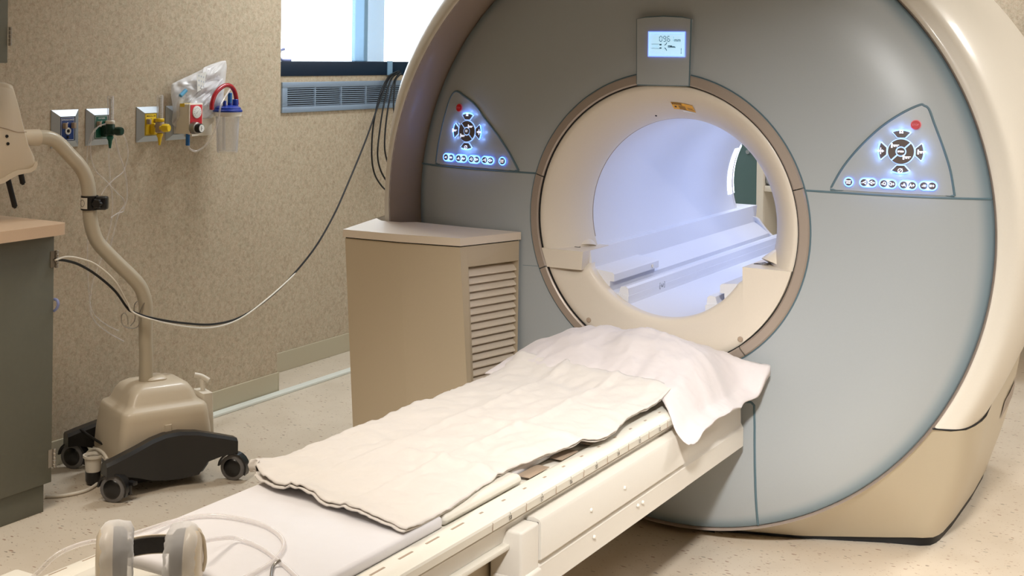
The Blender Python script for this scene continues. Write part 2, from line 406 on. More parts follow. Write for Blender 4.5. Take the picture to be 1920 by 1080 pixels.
# rim bezel (taupe band, deep on the left, thin on the right) and outer shell
def wgt(a):  # a in degrees
    a = (a + 360) % 360
    return smst(62, 100, a) * (1 - smst(200, 262, a))
def shell_prof(adeg):
    w_ = wgt(adeg); a = math.radians(adeg)
    bul = .065 * smst(95, 140, (adeg + 360) % 360) * (1 - smst(160, 182, (adeg + 360) % 360))
    lipr = .936 + .032 * w_ + .015 * math.sin(max(0, min(PI, (a % (2 * PI) - PI / 2) * 1.0))) ** 2 * w_
    lipy = .004 - .104 * w_
    low = 1 - smst(-1, -.35, math.sin(a)) * 0
    P = [(lipr, lipy), (lipr + .010, lipy - .003 - .004 * w_), (lipr + .03, lipy + .006), (.992 + .018 * w_ + bul * .6, -.005 - .06 * w_ + .022 * (1 - w_)), (1.012 + .012 * w_ + bul, .06 - .05 * w_),
         (1.035 + bul, .16), (1.05 + bul, .34), (1.05 + bul * .8, .62), (1.035 + bul * .5, .9), (1.0 + bul * .3, 1.12), (.93, 1.32), (.84, 1.42), (.60, 1.47), (.44, 1.475)]
    return P, lipr, lipy
A0, A1 = -34, 214       # upper shell spans these angles
def seamz(y): return .437 + .066 * y
def shell_pt(t, i):
    ad = A0 + (A1 - A0) * t; P, _, _ = shell_prof(ad); r, y = P[i]
    am = min(ad, 180 - ad) if ad > -180 else ad
    r -= .055 * smst(12, -34, am) * smst(.02, .5, y) if am < 12 else 0
    a0 = math.degrees(math.asin(max(-1, (seamz(y) - FZ) / r))); a1 = 180 - a0
    a = math.radians(a0 + (a1 - a0) * t); return Vector((r * math.cos(a), y, FZ + r * math.sin(a)))
def shell_bm(a0, a1, n):
    bm = NB(); R = []
    for k in range(n + 1):
        ad = a0 + (a1 - a0) * k / n; a = math.radians(ad)
        P, _, _ = shell_prof(ad)
        R.append([bm.verts.new(shell_pt(k / n, i)) for i in range(len(P))])
    for a, b in zip(R, R[1:]):
        for i in range(len(a) - 1): face(bm, (a[i], a[i + 1], b[i + 1], b[i]))
    return bm
o = obj('outer_shell', shell_bm(A0, A1, 110), 'shell', mri, 60)
s = o.modifiers.new('sub', 'SUBSURF'); s.levels = 1; s.render_levels = 2
bm = NB(); N = 180; R0 = []; R1 = []; R2 = []
for k in range(N):
    a = 2 * PI * k / N; P, lr, ly = shell_prof(math.degrees(a)); c, s_ = math.cos(a), math.sin(a)
    R0.append(bm.verts.new((.9305 * c, .012, FZ + .9305 * s_)))
    R1.append(bm.verts.new(((lr - .001) * c, ly + .001, FZ + (lr - .001) * s_)))
    R2.append(bm.verts.new(((lr + .002) * c, ly - .002, FZ + (lr + .002) * s_)))
for k in range(N):
    j = (k + 1) % N; face(bm, (R0[k], R0[j], R1[j], R1[k])); face(bm, (R1[k], R1[j], R2[j], R2[k]))
obj('rim_bezel', bm, 'taupe', mri, 60)

# pedestal : lower skirt lofted from the disc rim / shell seam down to the floor
def lerp(a, b, t): return Vector(a) * (1 - t) + Vector(b) * t
def pathsample(pts, n):
    P = [Vector(p) for p in pts]; L = [0]
    for a, b in zip(P, P[1:]): L.append(L[-1] + (b - a).length)
    out = []
    for k in range(n):
        d = L[-1] * k / (n - 1)
        for i in range(len(P) - 1):
            if d <= L[i + 1] + 1e-9:
                out.append(P[i].lerp(P[i + 1], (d - L[i]) / max(1e-9, L[i + 1] - L[i]))); break
    return out
COVER = []
def skirt(sg):
    ar = math.radians(A0)
    top1 = []   # along the rim from the bottom to the seam
    for k in range(40):
        a = math.radians(-97 + (A0 + 97) * k / 39)
        top1.append(Vector((.934 * math.cos(a), .006, FZ + .934 * math.sin(a))))
    P, _, _ = shell_prof(A0)
    top2 = [shell_pt(0, i) for i in range(len(P))]
    top2 = [p - Vector((0, 0, .006)) for p in top2]
    bot = [(-.12, .06, .012), (.10, .07, .012), (.36, .155, .012), (.595, .255, .022), (.66, .275, .028), (.70, .288, .030), (.722, .31, .030), (.732, .36, .030), (.738, .5, .030), (.738, .8, .030), (.728, 1.08, .030), (.70, 1.25, .030), (.60, 1.38, .030), (.3, 1.42, .030)]
    b1 = pathsample(bot[:5], 40); b2 = pathsample(bot[4:], 46)
    t2 = pathsample(top2, 46)
    tt = top1 + t2[1:]; bb = b1 + b2[1:]
    bm = NB(); rows = []
    for t, b in zip(tt, bb):
        col = []
        for j in range(11):
            q = j / 10; p = t.lerp(b, q)
            out = .035 * math.sin(PI * q) * (1 if p.z > 0 else 0)
            dirv = Vector((p.x, 0, 0)); 
            if dirv.length > .01: p += dirv.normalized() * out * .5 * smst(.3, .75, abs(p.x))
            col.append(bm.verts.new((p.x * sg, p.y, p.z)))
        rows.append(col)
    for a, b in zip(rows, rows[1:]):
        for i in range(10): face(bm, (a[i], a[i + 1], b[i + 1], b[i]))
    if sg > 0: COVER.extend([v.co.copy() for v in bm.verts if v.co.y > .3])
    obj('pedestal_cover', bm, 'pedestal', mri, 50)
    # dark plinth gap under the cover
    bm = NB(); q = [Vector((p.x * .985 * sg, p.y + .012, 0)) for p in bb]
    R = [[bm.verts.new((p.x, p.y, z)) for p in q] for z in (0.0, .03)]
    for i in range(len(q) - 1): face(bm, (R[0][i], R[0][i + 1], R[1][i + 1], R[1][i]))
    obj('plinth', bm, 'black', mri)
    bm = NB(); P_ = [Vector((p.x * sg * .998, p.y, p.z)) for p in [x + Vector((0, 0, .003)) for x in t2]]
    tube(bm, P_, .003, 6); obj('shell_gap', bm, 'dark', mri)
for sg in (1, -1): skirt(sg)
# side vent slot on the pedestal (recessed dark slot)
bm = NB()
def oncover(y, z):
    c = sorted(COVER, key=lambda p: (p.y - y) ** 2 + (p.z - z) ** 2)[:4]
    w_ = [1 / (1e-5 + (p.y - y) ** 2 + (p.z - z) ** 2) for p in c]; return Vector((sum(p.x * q for p, q in zip(c, w_)) / sum(w_) + .0035, y, z))
rows_ = []
for k in range(7):
    t = k / 6; y = .66 + .24 * t; rows_.append([bm.verts.new(oncover(y, .318 + .03 * t)), bm.verts.new(oncover(y, .375 + .03 * t))])
for a, b in zip(rows_, rows_[1:]): face(bm, (a[0], b[0], b[1], a[1]))
obj('side_slot', bm, 'taupe', mri)

# bore ring
bm = NB(); RP = [(.4495, -.076), (.4495, -.090), (.446, -.0945), (.424, -.0975), (.4195, -.094), (.4195, -.07)]
def arcsolid(bm, a0, a1, prof, cz=CZ, n=None, close=True):
    n = n or max(4, int(abs(a1 - a0) / 2))
    R = []
    for k in range(n + 1):
        a = math.radians(a0 + (a1 - a0) * k / n)
        R.append([(r * math.cos(a), y, cz + r * math.sin(a)) for r, y in prof])
    loft(bm, R, close, close)
for a0, a1 in ((17.2, 79.6), (100.4, 163.6), (164.1, 202.5), (203, 306), (306.5, 376.8)):
    arcsolid(bm, a0, a1, RP)
obj('bore_ring', bm, 'ring', mri, 30)
bm = NB(); arcsolid(bm, 0, 360, [(.4535, -.07), (.4535, -.0865), (.449, -.0865), (.449, -.07)], n=120); obj('ring_groove', bm, 'seam', mri)
bm = NB(); arcsolid(bm, 0, 360, [(.4205, -.07), (.4205, -.0915), (.4165, -.0915), (.4165, -.07)], n=120); obj('ring_gap', bm, 'dark', mri)
# funnel : front and rear
UPR = [(.417, -.086), (.412, -.0905), (.400, -.088), (.382, -.078), (.362, -.058), (.342, -.030), (.326, .0), (.3165, .024), (.3115, .04), (.309, .052), (.308, .064)]
LWR = [(.417, -.086), (.412, -.0905), (.395, -.0915), (.370, -.0915), (.340, -.0910), (.312, -.0900), (.293, -.0875), (.2865, -.082), (.284, -.074), (.284, -.054), (.330, -.051)]
def funnel_prof(ad):
    s_ = math.sin(math.radians(ad))
    w_ = 1 - smst(-.56, -.38, s_)
    return [(u[0] * (1 - w_) + l[0] * w_, u[1] * (1 - w_) + l[1] * w_) for u, l in zip(UPR, LWR)]
def funnel(flip):
    bm = NB(); R = []; N = 192
    for k in range(N):
        ad = 360 * k / N; a = math.radians(ad)
        R.append([bm.verts.new((r * math.cos(a), (1.38 - y) if flip else y, CZ + r * math.sin(a))) for r, y in funnel_prof(ad)])
    for i in range(N):
        a, b = R[i], R[(i + 1) % N]
        for j in range(len(a) - 1): face(bm, (a[j], a[j + 1], b[j + 1], b[j]))
    return bm
obj('bore_funnel', funnel(False), 'funnel', mri, 60)
obj('bore_funnel', funnel(True), 'bore', mri, 60)
# rear cover annulus joining rear funnel to shell handled by shell profile; ledges beside the bore mouth
def ledge(sx, zb, flip):
    bm = NB(); pts = [(.257, .847)]
    def Y(y): return 1.38 - y if flip else y
    r = .4155
    za = .847; xa = math.sqrt(r * r - (CZ - za) ** 2)
    a0 = math.atan2(za - CZ, xa)
    if zb < .7:
        a1 = -math.acos(.262 / r)
        poly = [(.257, .847)] + [(r * math.cos(a0 + (a1 - a0) * k / 14), CZ + r * math.sin(a0 + (a1 - a0) * k / 14)) for k in range(15)] 
        f0, f1 = -.1015, .08
    else:
        xb = math.sqrt(r * r - (CZ - zb) ** 2)
        poly = [(.257, .847), (xa, .847), ((xa + xb) / 2, (.847 + zb) / 2), (xb, zb), (.262, zb)]
        f0, f1 = -.1015, .08
    prism(bm, [(p[0] * sx, p[1]) for p in poly], lambda x, z: Vector((x, Y(f0 + .012 * smst(.64, .60, z)), z)), lambda x, z: Vector((x, Y(f1), z)))
    bevel_all(bm, .006, 3, .8)
    return bm
obj('side_ledge', ledge(1, .6, False), 'funnel', mri, 35)
obj('side_ledge', ledge(-1, .79, False), 'funnel', mri, 35)
obj('side_ledge', ledge(1, .79, True), 'bore', mri, 35)
obj('side_ledge', ledge(-1, .79, True), 'bore', mri, 35)
# fairing cone on the right ledge
for sx in (1, -1):
    bm = NB(); c = Vector((.325 * sx, -.005 if sx > 0 else .035, .846 if sx > 0 else .835))
    lathe(bm, [(.046, 0), (.04, .012), (.026, .035), (.014, .05), (.004, .056)], c, (.35 * sx, .35, 1), 24)
    obj('ledge_fairing', bm, 'funnel', mri, 60)
# warning triangles on ledges
for (u, v) in ((1430, 495), (1080, 462)):
    bm = NB(); p = atz(u, v, .8475)
    t = [Vector((p.x - .022, p.y - .014, .8482)), Vector((p.x + .022, p.y - .014, .8482)), Vector((p.x, p.y + .024, .8482))]
    for a, b in zip(t, t[1:] + t[:1]): tube(bm, [a, b], .0009, 4)
    add_text(bm, '!', .02, lambda x, y: Vector((p.x + x, p.y + y - .002, .8484)))
    obj('warning_mark', bm, 'print', mri)
# bore tube
bm = NB(); R = []; N = 128
for k in range(N):
    a = 2 * PI * k / N
    R.append([bm.verts.new((r * math.cos(a), y, CZ + r * math.sin(a))) for r, y in [(.3085, .0655), (.3085, .3), (.3085, .33), (.3085, .69), (.3085, 1.06), (.3085, 1.315)]])
for i in range(N):
    a, b = R[i], R[(i + 1) % N]
    for j in range(len(a) - 1): face(bm, (a[j], a[j + 1], b[j + 1], b[j]))
obj('bore_tube', bm, 'bore', mri, 60)
bm = NB(); arcsolid(bm, -15, 195, [(.3075, .0655), (.3075, .068), (.310, .068), (.310, .0655)], n=90); obj('bore_seam', bm, 'brown', mri)
# sloped liner + rails + trough
for sx in (1, -1):
    bm = NB(); prism(bm, [(x * sx, z) for x, z in [(.320, .8465), (.2575, .8465), (.247, .785), (.188, .742), (.188, .724), (.125, .716), (.125, .66), (.24, .66), (.30, .74)]], lambda x, z: Vector((x, -.0505, z)), lambda x, z: Vector((x, 1.430, z)))
    obj('bore_liner', bm, 'bore', mri, 25)
    bm = NB(); prism(bm, [(x * sx, z) for x, z in [(.252, .792), (.178, .784), (.172, .779), (.172, .757), (.186, .757), (.186, .742), (.252, .742)]], lambda x, z: Vector((x, -.055, z)), lambda x, z: Vector((x, .285, z)))
    bevel_all(bm, .003, 2, .9); obj('rail_armrest', bm, 'bore', mri, 35)
    bm = NB(); prism(bm, [(x * sx, z) for x, z in [(.215, .728), (.160, .722), (.154, .742), (.136, .744), (.129, .738), (.125, .70), (.122, .64), (.215, .66)]], lambda x, z: Vector((x, -.045, z)), lambda x, z: Vector((x, 1.42, z)))
    bevel_all(bm, .003, 2, .9); obj('bore_rail', bm, 'bore', mri, 35)
    bm = NB(); cyl(bm, (.171 * sx, .23, .768), (.168 * sx, .23, .768), .006, 12); obj('rail_stud', bm, 'whitep', mri)
bm = NB(); R = []
for k in range(17):
    x = -.135 + .27 * k / 16; z = .668 + .026 * (x / .135) ** 2
    R.append([(x, -.05, z), (x, 1.42, z), (x, 1.42, z - .02), (x, -.05, z - .02)])
loft(bm, R); obj('bore_floor', bm, 'bore', mri, 60)
# small icon on the left rail, curved hairline marks on the tube wall, screws
bm = NB()
add_text(bm, '[\u00b7\u03c9\u00b7]', .022, lambda x, y: Vector((-.1235 , .205 + x, .715 + y))); obj('rail_icon', bm, 'print', mri)
for pts in ([(1352, 433), (1349, 440), (1352, 450), (1362, 459), (1374, 461)],):
    bm = NB()
    def onbore(u, v):
        d = ray(u, v); 
        a = d.x ** 2 + d.z ** 2; b = 2 * (d.x * CAM.x + d.z * (CAM.z - CZ)); c = CAM.x ** 2 + (CAM.z - CZ) ** 2 - .307 ** 2
        t = (-b + math.sqrt(b * b - 4 * a * c)) / 2 / a; return CAM + d * t
    tube(bm, smoothpath([onbore(*q) for q in pts], 4), .0008, 5); obj('hairline_mark', bm, 'print', mri)
for (u, v) in ((1104, 600), (1388, 636)):
    p = aty(u, v, -.092); bm = NB(); lathe(bm, [(.008, 0), (.008, .0015), (.006, .003), (.0, .0022)], p, (0, -1, 0), 20); obj('cover_screw', bm, 'brown', mri)
bm = NB(); p = aty(1230, 217, -.055); lathe(bm, [(.0035, 0), (.003, .001), (0, .001)], (p.x, -.0545, p.z), (0, -.6, -.8), 14); obj('bore_sensor', bm, 'dark', mri)
# yellow laser caution label on the funnel top
cl = None
def onfun(x, t, off=.0012):   # point on upper funnel: x, profile param
    prof = UPR; k = min(int(t), len(prof) - 2); f = t - k
    r = prof[k][0] * (1 - f) + prof[k + 1][0] * f; y = prof[k][1] * (1 - f) + prof[k + 1][1] * f
    dr = prof[k + 1][0] - prof[k][0]; dy = prof[k + 1][1] - prof[k][1]; n = Vector((0, dr, -dy)).normalized() if True else None
    rr = r
    z = CZ + math.sqrt(max(0, rr * rr - x * x))
    return Vector((x, y - off * .8, z - off * .6))
def funlabel(x0, x1, t0, t1, m, name, off, par):
    bm = NB(); R = []
    for i in range(9):
        x = x0 + (x1 - x0) * i / 8; R.append([bm.verts.new(onfun(x, t0 + (t1 - t0) * j / 6, off)) for j in range(7)])
    for a, b in zip(R, R[1:]):
        for j in range(6): face(bm, (a[j], a[j + 1], b[j + 1], b[j]))
    return obj(name, bm, m, par)
cl = funlabel(.008, .078, 4.0, 5.05, 'caution', 'caution_label', .0016, mri)
funlabel(.010, .042, 4.05, 4.30, 'print', 'label_header', .0024, cl)
funlabel(.034, .074, 5.12, 5.45, 'white', 'label_subtext', .0018, cl)
bm = NB(); add_text(bm, 'CAUTION', .0075, lambda x, y: onfun(.026 + x, 4.175 - y * 34, .0030), .0002); obj('label_text', bm, 'caution', cl)
bm = NB(); add_text(bm, '\u2022', .03, lambda x, y: onfun(.018 + x, 4.66 - y * 30, .0026)); 
for k, (t, a, b) in enumerate(((4.45, .028, .05), (4.6, .028, .05), (4.75, .028, .05), (4.9, .028, .05), (4.55, .056, .074), (4.75, .056, .076))):
    x0, x1 = a, b; w0 = [onfun(x0, t, .0026), onfun(x1, t, .0026), onfun(x1, t + .05, .0026), onfun(x0, t + .05, .0026)]; face(bm, [bm.verts.new(q) for q in w0])
obj('label_print', bm, 'print', cl)

# display
dsp_y = -.103
bm = NB()
pz = [(-.083, 1.366), (.083, 1.366), (.086, 1.562), (.06, 1.566), (0, 1.569), (-.06, 1.566), (-.086, 1.562)]
prism(bm, pz, lambda x, z: Vector((x, dsp_y, z)), lambda x, z: Vector((x, -.06, z))); bevel_all(bm, .004, 3, .9)
dsp = obj('display_housing', bm, 'face', mri, 35)
bm = NB(); L = [Vector((x * 1.0, dsp_y + .004, z)) for x, z in pz + pz[:1]]
tube(bm, L[:1] + L[1:], .0035, 8, False); obj('housing_edge', bm, 'seam', dsp)
sp0 = aty(1218, 61, dsp_y); sp1 = aty(1283, 105, dsp_y)
sx0, sx1, sz0, sz1 = sp0.x, sp1.x, sp1.z, sp0.z
bm = NB(); box(bm, (sx0, dsp_y - .002, sz0), (sx1, dsp_y + .002, sz1), .0008); scr = obj('screen', bm, 'lcd', dsp)
bm = NB()
for lo, hi in (((sx0 - .003, sz0 - .003), (sx1 + .003, sz0)), ((sx0 - .003, sz1), (sx1 + .003, sz1 + .003)), ((sx0 - .003, sz0), (sx0, sz1)), ((sx1, sz0), (sx1 + .003, sz1))):
    box(bm, (lo[0], dsp_y - .0035, lo[1]), (hi[0], dsp_y - .0015, hi[1]))
obj('screen_glow_edge', bm, mat('screen_edge', srgb(120, 150, 255), .5, emit=srgb(110, 140, 255), es=2.2), scr)
SW, SH = sx1 - sx0, sz1 - sz0
def S(fx, fz): return (sx0 + SW * fx, sz1 - SH * fz)
def sbar(bm, a, b, w_=.0009):
    p = Vector((a[0], 0, a[1])); q = Vector((b[0], 0, b[1])); d = (q - p).normalized(); n = Vector((-d.z, 0, d.x)) * w_
    vs = [bm.verts.new(Vector((t.x, dsp_y - .0026, t.z))) for t in (p - n, q - n, q + n, p + n)]; face(bm, vs)
seg = {'0': 'abcdef', '9': 'abcdfg', '6': 'acdefg', '1': 'bc'}
def digit(bm, ch, fx, fz, w_=.072, h=.22, m=.0009):
    x0, z0 = S(fx, fz); x1, z1 = S(fx + w_, fz + h); zm = (z0 + z1) / 2; g = .0012
    L = dict(a=((x0 + g, z0), (x1 - g, z0)), b=((x1, z0 - g), (x1, zm + g)), c=((x1, zm - g), (x1, z1 + g)), d=((x0 + g, z1), (x1 - g, z1)), e=((x0, zm - g), (x0, z1 + g)), f=((x0, z0 - g), (x0, zm + g)), g=((x0 + g, zm), (x1 - g, zm)))
    for s_ in seg[ch]: sbar(bm, *L[s_], m)
bm = NB(); digit(bm, '0', .30, .16); digit(bm, '9', .41, .16); digit(bm, '6', .52, .16)
x_, z_ = S(.81, .325); add_text(bm, 'mm', .0135, lambda x, y: Vector((x_ + x, dsp_y - .0026, z_ + y)), .0002)
for a, b, w_ in (((.07, .50), (.36, .50), .0004), ((.30, .53), (.36, .53), .0016), ((.07, .69), (.36, .69), .0004), ((.30, .67), (.36, .67), .0016), ((.44, .54), (.48, .52), .001), ((.48, .52), (.51, .43), .001),
                 ((.44, .66), (.48, .69), .001), ((.48, .69), (.51, .78), .001), ((.54, .58), (.66, .58), .0014), ((.54, .63), (.76, .63), .0009), ((.60, .60), (.74, .60), .0008), ((.92, .68), (.92, .90), .0005)):
    sbar(bm, S(*a), S(*b), w_)
for fz, d in ((.66, 1), (.92, -1)):
    x0, z0 = S(.92, fz); face(bm, [bm.verts.new(Vector((x, dsp_y - .0026, z))) for x, z in ((x0 - .0014, z0 - .004 * d), (x0 + .0014, z0 - .004 * d), (x0, z0))])
obj('screen_digits', bm, 'lcdink', scr, 0)
bm = NB(); digit(bm, '1', .63, .16); obj('screen_ghost_digit', bm, 'lcdfaint', scr, 0)
bm = NB()
for k in range(40): sbar(bm, S(.07 + k * .022, .05), S(.07 + k * .022, .09), .0003)
for fz in (.56, .6, .64): sbar(bm, S(.1, fz), S(.27, fz), .0003)
obj('screen_faint_marks', bm, 'lcdfaint', scr, 0)

# control panels -----------------------------------------------------
def dprism(bm, poly, o0, o1):
    a = [bm.verts.new(D(x, z, o0)) for x, z in poly]; b = [bm.verts.new(D(x, z, o1)) for x, z in poly]; n = len(poly)
    face(bm, b)
    for i in range(n): face(bm, (a[i], a[(i + 1) % n], b[(i + 1) % n], b[i]))
def curve2(pts, n=8):
    return [(p.x, p.y) for p in smoothpath([(a, b, 0) for a, b in pts], n)]
def control_panel(side):
    # key pixel outlines measured in the photograph
    if side > 0:
        right = [(1790, 367), (1782, 320), (1768, 275), (1752, 232), (1742, 205)]; left = [(1724, 197), (1690, 213), (1650, 240), (1610, 278), (1580, 315), (1557, 355)]
        C = (1690, 284); rad = 23; n_small = [(1621, 342), (1636, 342.5), (1658, 344), (1673, 345), (1695, 346.5), (1711, 347.5), (1733, 348), (1748.5, 348.5)]
        single = (1592, 341); stop = (1717.5, 234)
    else:
        right = [(973, 320), (955, 286), (935, 255), (912, 225), (890, 195), (868, 178)]; left = [(854, 172), (846, 182), (838, 205), (829, 240), (822, 275), (818, 306)]
        C = (876.5, 246); rad = 18; n_small = [(837.5, 294.5), (847.5, 295.3), (861, 296.5), (871, 297.2), (885, 298.3), (895, 299), (910, 300), (921, 301)]
        single = (943, 302); stop = (861.5, 202)
    if side > 0: R_, L_ = [atd(*q) for q in right], [atd(*q) for q in left]
    else: R_, L_ = [atd(*q) for q in right], [atd(*q) for q in left]
    out = curve2(R_ + [tuple((Vector(R_[-1]) * .5 + Vector(L_[0]) * .5) + Vector((0, .004)))] + L_, 6)
    rt = None
    # plate
    bm = NB(); f = face(bm, [bm.verts.new((x, 0, z)) for x, z in out]); bmesh.ops.triangulate(bm, faces=bm.faces)
    for _ in range(3): bmesh.ops.subdivide_edges(bm, edges=[e for e in bm.edges if e.calc_length() > .03], cuts=1); bmesh.ops.triangulate(bm, faces=bm.faces)
    for v in bm.verts: v.co = D(v.co.x, v.co.z, .003)
    pan = obj('control_panel', bm, 'face', mri)
    pan['label'] = 'triangular touch panel with blue-lit buttons'
    bm = NB(); P = [D(x, z, .0015) for x, z in out]; P.append(P[0]); tube(bm, P, .0036, 8, False); obj('panel_border', bm, 'seam', pan)
    cx, cz = atd(*C, .004)
    rr = abs(atd(C[0] + rad, C[1], .004)[0] - cx)
    if side < 0: rr = abs(atd(C[0], C[1] + 19, .004)[1] - cz)
    rr = .0335
    def gl(bm, poly): dprism(bm, poly, .003, .0055)
    def button(name, poly, glyph=None, grow=1.08, m='btn'):
        mx = sum(p[0] for p in poly) / len(poly); mz = sum(p[1] for p in poly) / len(poly)
        bm = NB(); dprism(bm, poly, .0030, .0105); b = obj(name, bm, m, pan, 30)
        bm = NB(); g = [(mx + (x - mx) * grow + (.0012 if x > mx else -.0012), mz + (z - mz) * grow + (.0012 if z > mz else -.0012)) for x, z in poly]
        dprism(bm, g, .0045, .0075); obj('button_rim', bm, 'rimglow' , b, 30)
        if glyph:
            bm = NB(); glyph(bm, mx, mz); obj('button_symbol', bm, 'glyph', b, 0)
        return b
    def txt(s, size, ox=0, oz=0, bold=.0002):
        return lambda bm, x0, z0: add_text(bm, s, size, lambda x, y: D(x0 + x + ox, z0 + y + oz, .0112), bold)
    def bars(L):
        def g(bm, x0, z0):
            for (a, b, c, d) in L: face(bm, [bm.verts.new(D(x0 + p, z0 + q, .0112)) for p, q in ((a, b), (c, b), (c, d), (a, d))])
        return g
    sun = txt('\u00a4', .020, 0, .001, .0006)
    bed = bars([(-.010, -.006, -.006, .007), (-.006, .001, .011, .003), (-.004, -.003, .002, .001), (.004, -.003, .007, .001)])
    cross = bars([(-.009, -.0013, .009, .0013), (-.0013, -.009, .0013, .009), (-.006, -.0035, -.003, .0035), (.003, -.0035, .006, .0035)])
    # centre wheel : two halves cut by a slanted gap
    slope = 45 if side > 0 else 135
    hs = []
    for h in (0, 1):
        a0 = math.radians(slope + 180 * h + 3.5); a1 = math.radians(slope + 180 * h + 176.5)
        outer = [(cx + rr * math.cos(a0 + (a1 - a0) * k / 20), cz + rr * math.sin(a0 + (a1 - a0) * k / 20)) for k in range(21)]
        ri = .0145; b0 = math.radians(slope + 180 * h + 9); b1 = math.radians(slope + 180 * h + 171)
        inner = [(cx + ri * math.cos(b1 + (b0 - b1) * k / 12), cz + ri * math.sin(b1 + (b0 - b1) * k / 12)) for k in range(13)]
        bm = NB(); dprism(bm, outer + inner, .003, .0105); b = obj('wheel_button', bm, 'btn', pan, 30)
        bm = NB(); aa = math.radians(slope + 90 + 180 * h + (0)); bed(bm, cx + .022 * math.cos(aa), cz + .022 * math.sin(aa)); obj('button_symbol', bm, 'glyph', b, 0)
    bm = NB(); dprism(bm, circ(cx, cz, rr + .0022, 48), .0035, .007); obj('wheel_glow', bm, 'rimglow', pan, 30)
    bm = NB(); dprism(bm, circ(cx, cz, .0105, 24), .003, .0108); b = obj('centre_button', bm, 'btn', pan, 30)
    bm = NB(); add_text(bm, 'SPEED' if side > 0 else '=', .0062 if side > 0 else .02, lambda x, y: D(cx + x, cz + y, .0114), .0003); obj('button_symbol', bm, 'glyph', b, 0)
    for k, g in enumerate((bed if side > 0 else cross, sun, cross if side > 0 else bed, txt('\u266b' if False else '\u00d8', .018))):
        ac = math.radians(90 * k); hw = math.radians(25)
        ro = rr + .0235; ri = rr + .0060
        o_ = [(cx + ro * math.cos(ac - hw * .92 + 2 * hw * .92 * t / 10), cz + ro * math.sin(ac - hw * .92 + 2 * hw * .92 * t / 10)) for t in range(11)]
        o_ = [(x, z) for x, z in o_]
        i_ = [(cx + ri * math.cos(ac + hw * .55), cz + ri * math.sin(ac + hw * .55)), (cx + ri * math.cos(ac - hw * .55), cz + ri * math.sin(ac - hw * .55))]
        button('arc_button', o_ + i_, g)
        # backlight slot around the outer edge of each arc key
        bm = NB(); e = [(cx + (ro + d) * math.cos(ac - hw * .8 + 2 * hw * .8 * t / 10), cz + (ro + d) * math.sin(ac - hw * .8 + 2 * hw * .8 * t / 10)) for d, rng in ((.0015, range(11)), (.0045, range(10, -1, -1))) for t in rng]
        dprism(bm, e, .0075, .0085); obj('key_light', bm, 'glow', pan, 0)
    for i, q in enumerate(n_small):
        x, z = atd(*q, .004); plus = i % 2
        sym = ['\u25c1', '\u03a9', 'A', '\u00a4']
        if side < 0: sym = ['\u00a4', 'A', '\u03a9', '\u25c1']
        s_ = sym[i // 2]
        button('round_button', circ(x, z, .0094, 20), txt((s_ + '+') if plus else ('-' + s_), .0115, 0, 0, .0004), 1.05)
    for i in range(4):
        a = atd(*n_small[2 * i], .004); b = atd(*n_small[2 * i + 1], .004); r = .0125; th = math.atan2(b[1] - a[1], b[0] - a[0])
        poly = circ(a[0], a[1], r, 12, th + PI / 2, th + 3 * PI / 2) + circ(b[0], b[1], r, 12, th - PI / 2, th + PI / 2)
        bm = NB(); dprism(bm, poly, .003, .006); obj('button_backlight', bm, 'rimglow', pan, 30)
        ed = [(p[0], p[1]) for p in poly]
        bm = NB(); tube(bm, [D(x, z, .0085) for x, z in ed + ed[:1]], .0011, 5, False); obj('key_light', bm, 'glow', pan, 0)
    x, z = atd(*single, .004); b = button('start_stop_button', circ(x, z, .0098, 20), None)
    bm = NB(); add_text(bm, 'START', .0052, lambda a, c: D(x + a, z + c + .0026, .0112), .0003); add_text(bm, 'STOP', .0052, lambda a, c: D(x + a, z + c - .003, .0112), .0003); obj('button_symbol', bm, 'glyph', b, 0)
    bm = NB(); tube(bm, [D(p, q, .0085) for p, q in circ(x, z, .0128, 20) + circ(x, z, .0128, 20)[:1]], .0011, 5, False); obj('key_light', bm, 'glow', pan, 0)
    x, z = atd(*stop, .004)
    bm = NB(); dprism(bm, circ(x, z, .0135, 24), .003, .006); obj('stop_button_rim', bm, 'stoprim', pan, 30)
    bm = NB(); dprism(bm, circ(x, z, .0115, 24), .003, .010); b = obj('stop_button', bm, 'stop', pan, 30)
    bm = NB(); add_text(bm, 'STOP', .0072, lambda a, c: D(x + a, z + c, .0104)); obj('button_symbol', bm, 'stoprim', b, 0)
    for (a, b) in [(math.cos(PI / 8 + PI / 4 * q), math.sin(PI / 8 + PI / 4 * q)) for q in range(8)] + [(0, 1.08), (0, -1.08), (1.08, 0), (-1.08, 0)]:
        l = bpy.data.lights.new('panel_led', 'POINT'); l.energy = .013; l.color = (.22, .42, 1); l.shadow_soft_size = .002
        o = bpy.data.objects.new('panel_led', l); COL.objects.link(o); o.location = D(cx + a * .062, cz + b * .062, .017)
    for i in range(4):
        a = atd(*n_small[2 * i], .004); b = atd(*n_small[2 * i + 1], .004)
        l = bpy.data.lights.new('panel_led', 'POINT'); l.energy = .016; l.color = (.22, .42, 1); l.shadow_soft_size = .002
        o = bpy.data.objects.new('panel_led', l); COL.objects.link(o); o.location = D((a[0] + b[0]) / 2, (a[1] + b[1]) / 2, .022)
    return cx, cz
CPR = control_panel(1); CPL = control_panel(-1)
# glowing strip added for the lit rear flare of the bore, not a lamp
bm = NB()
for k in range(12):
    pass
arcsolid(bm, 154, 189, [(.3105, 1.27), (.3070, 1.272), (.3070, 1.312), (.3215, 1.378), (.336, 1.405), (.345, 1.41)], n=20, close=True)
obj('rear_flare_glow', bm, 'flareglow', mri, 60)

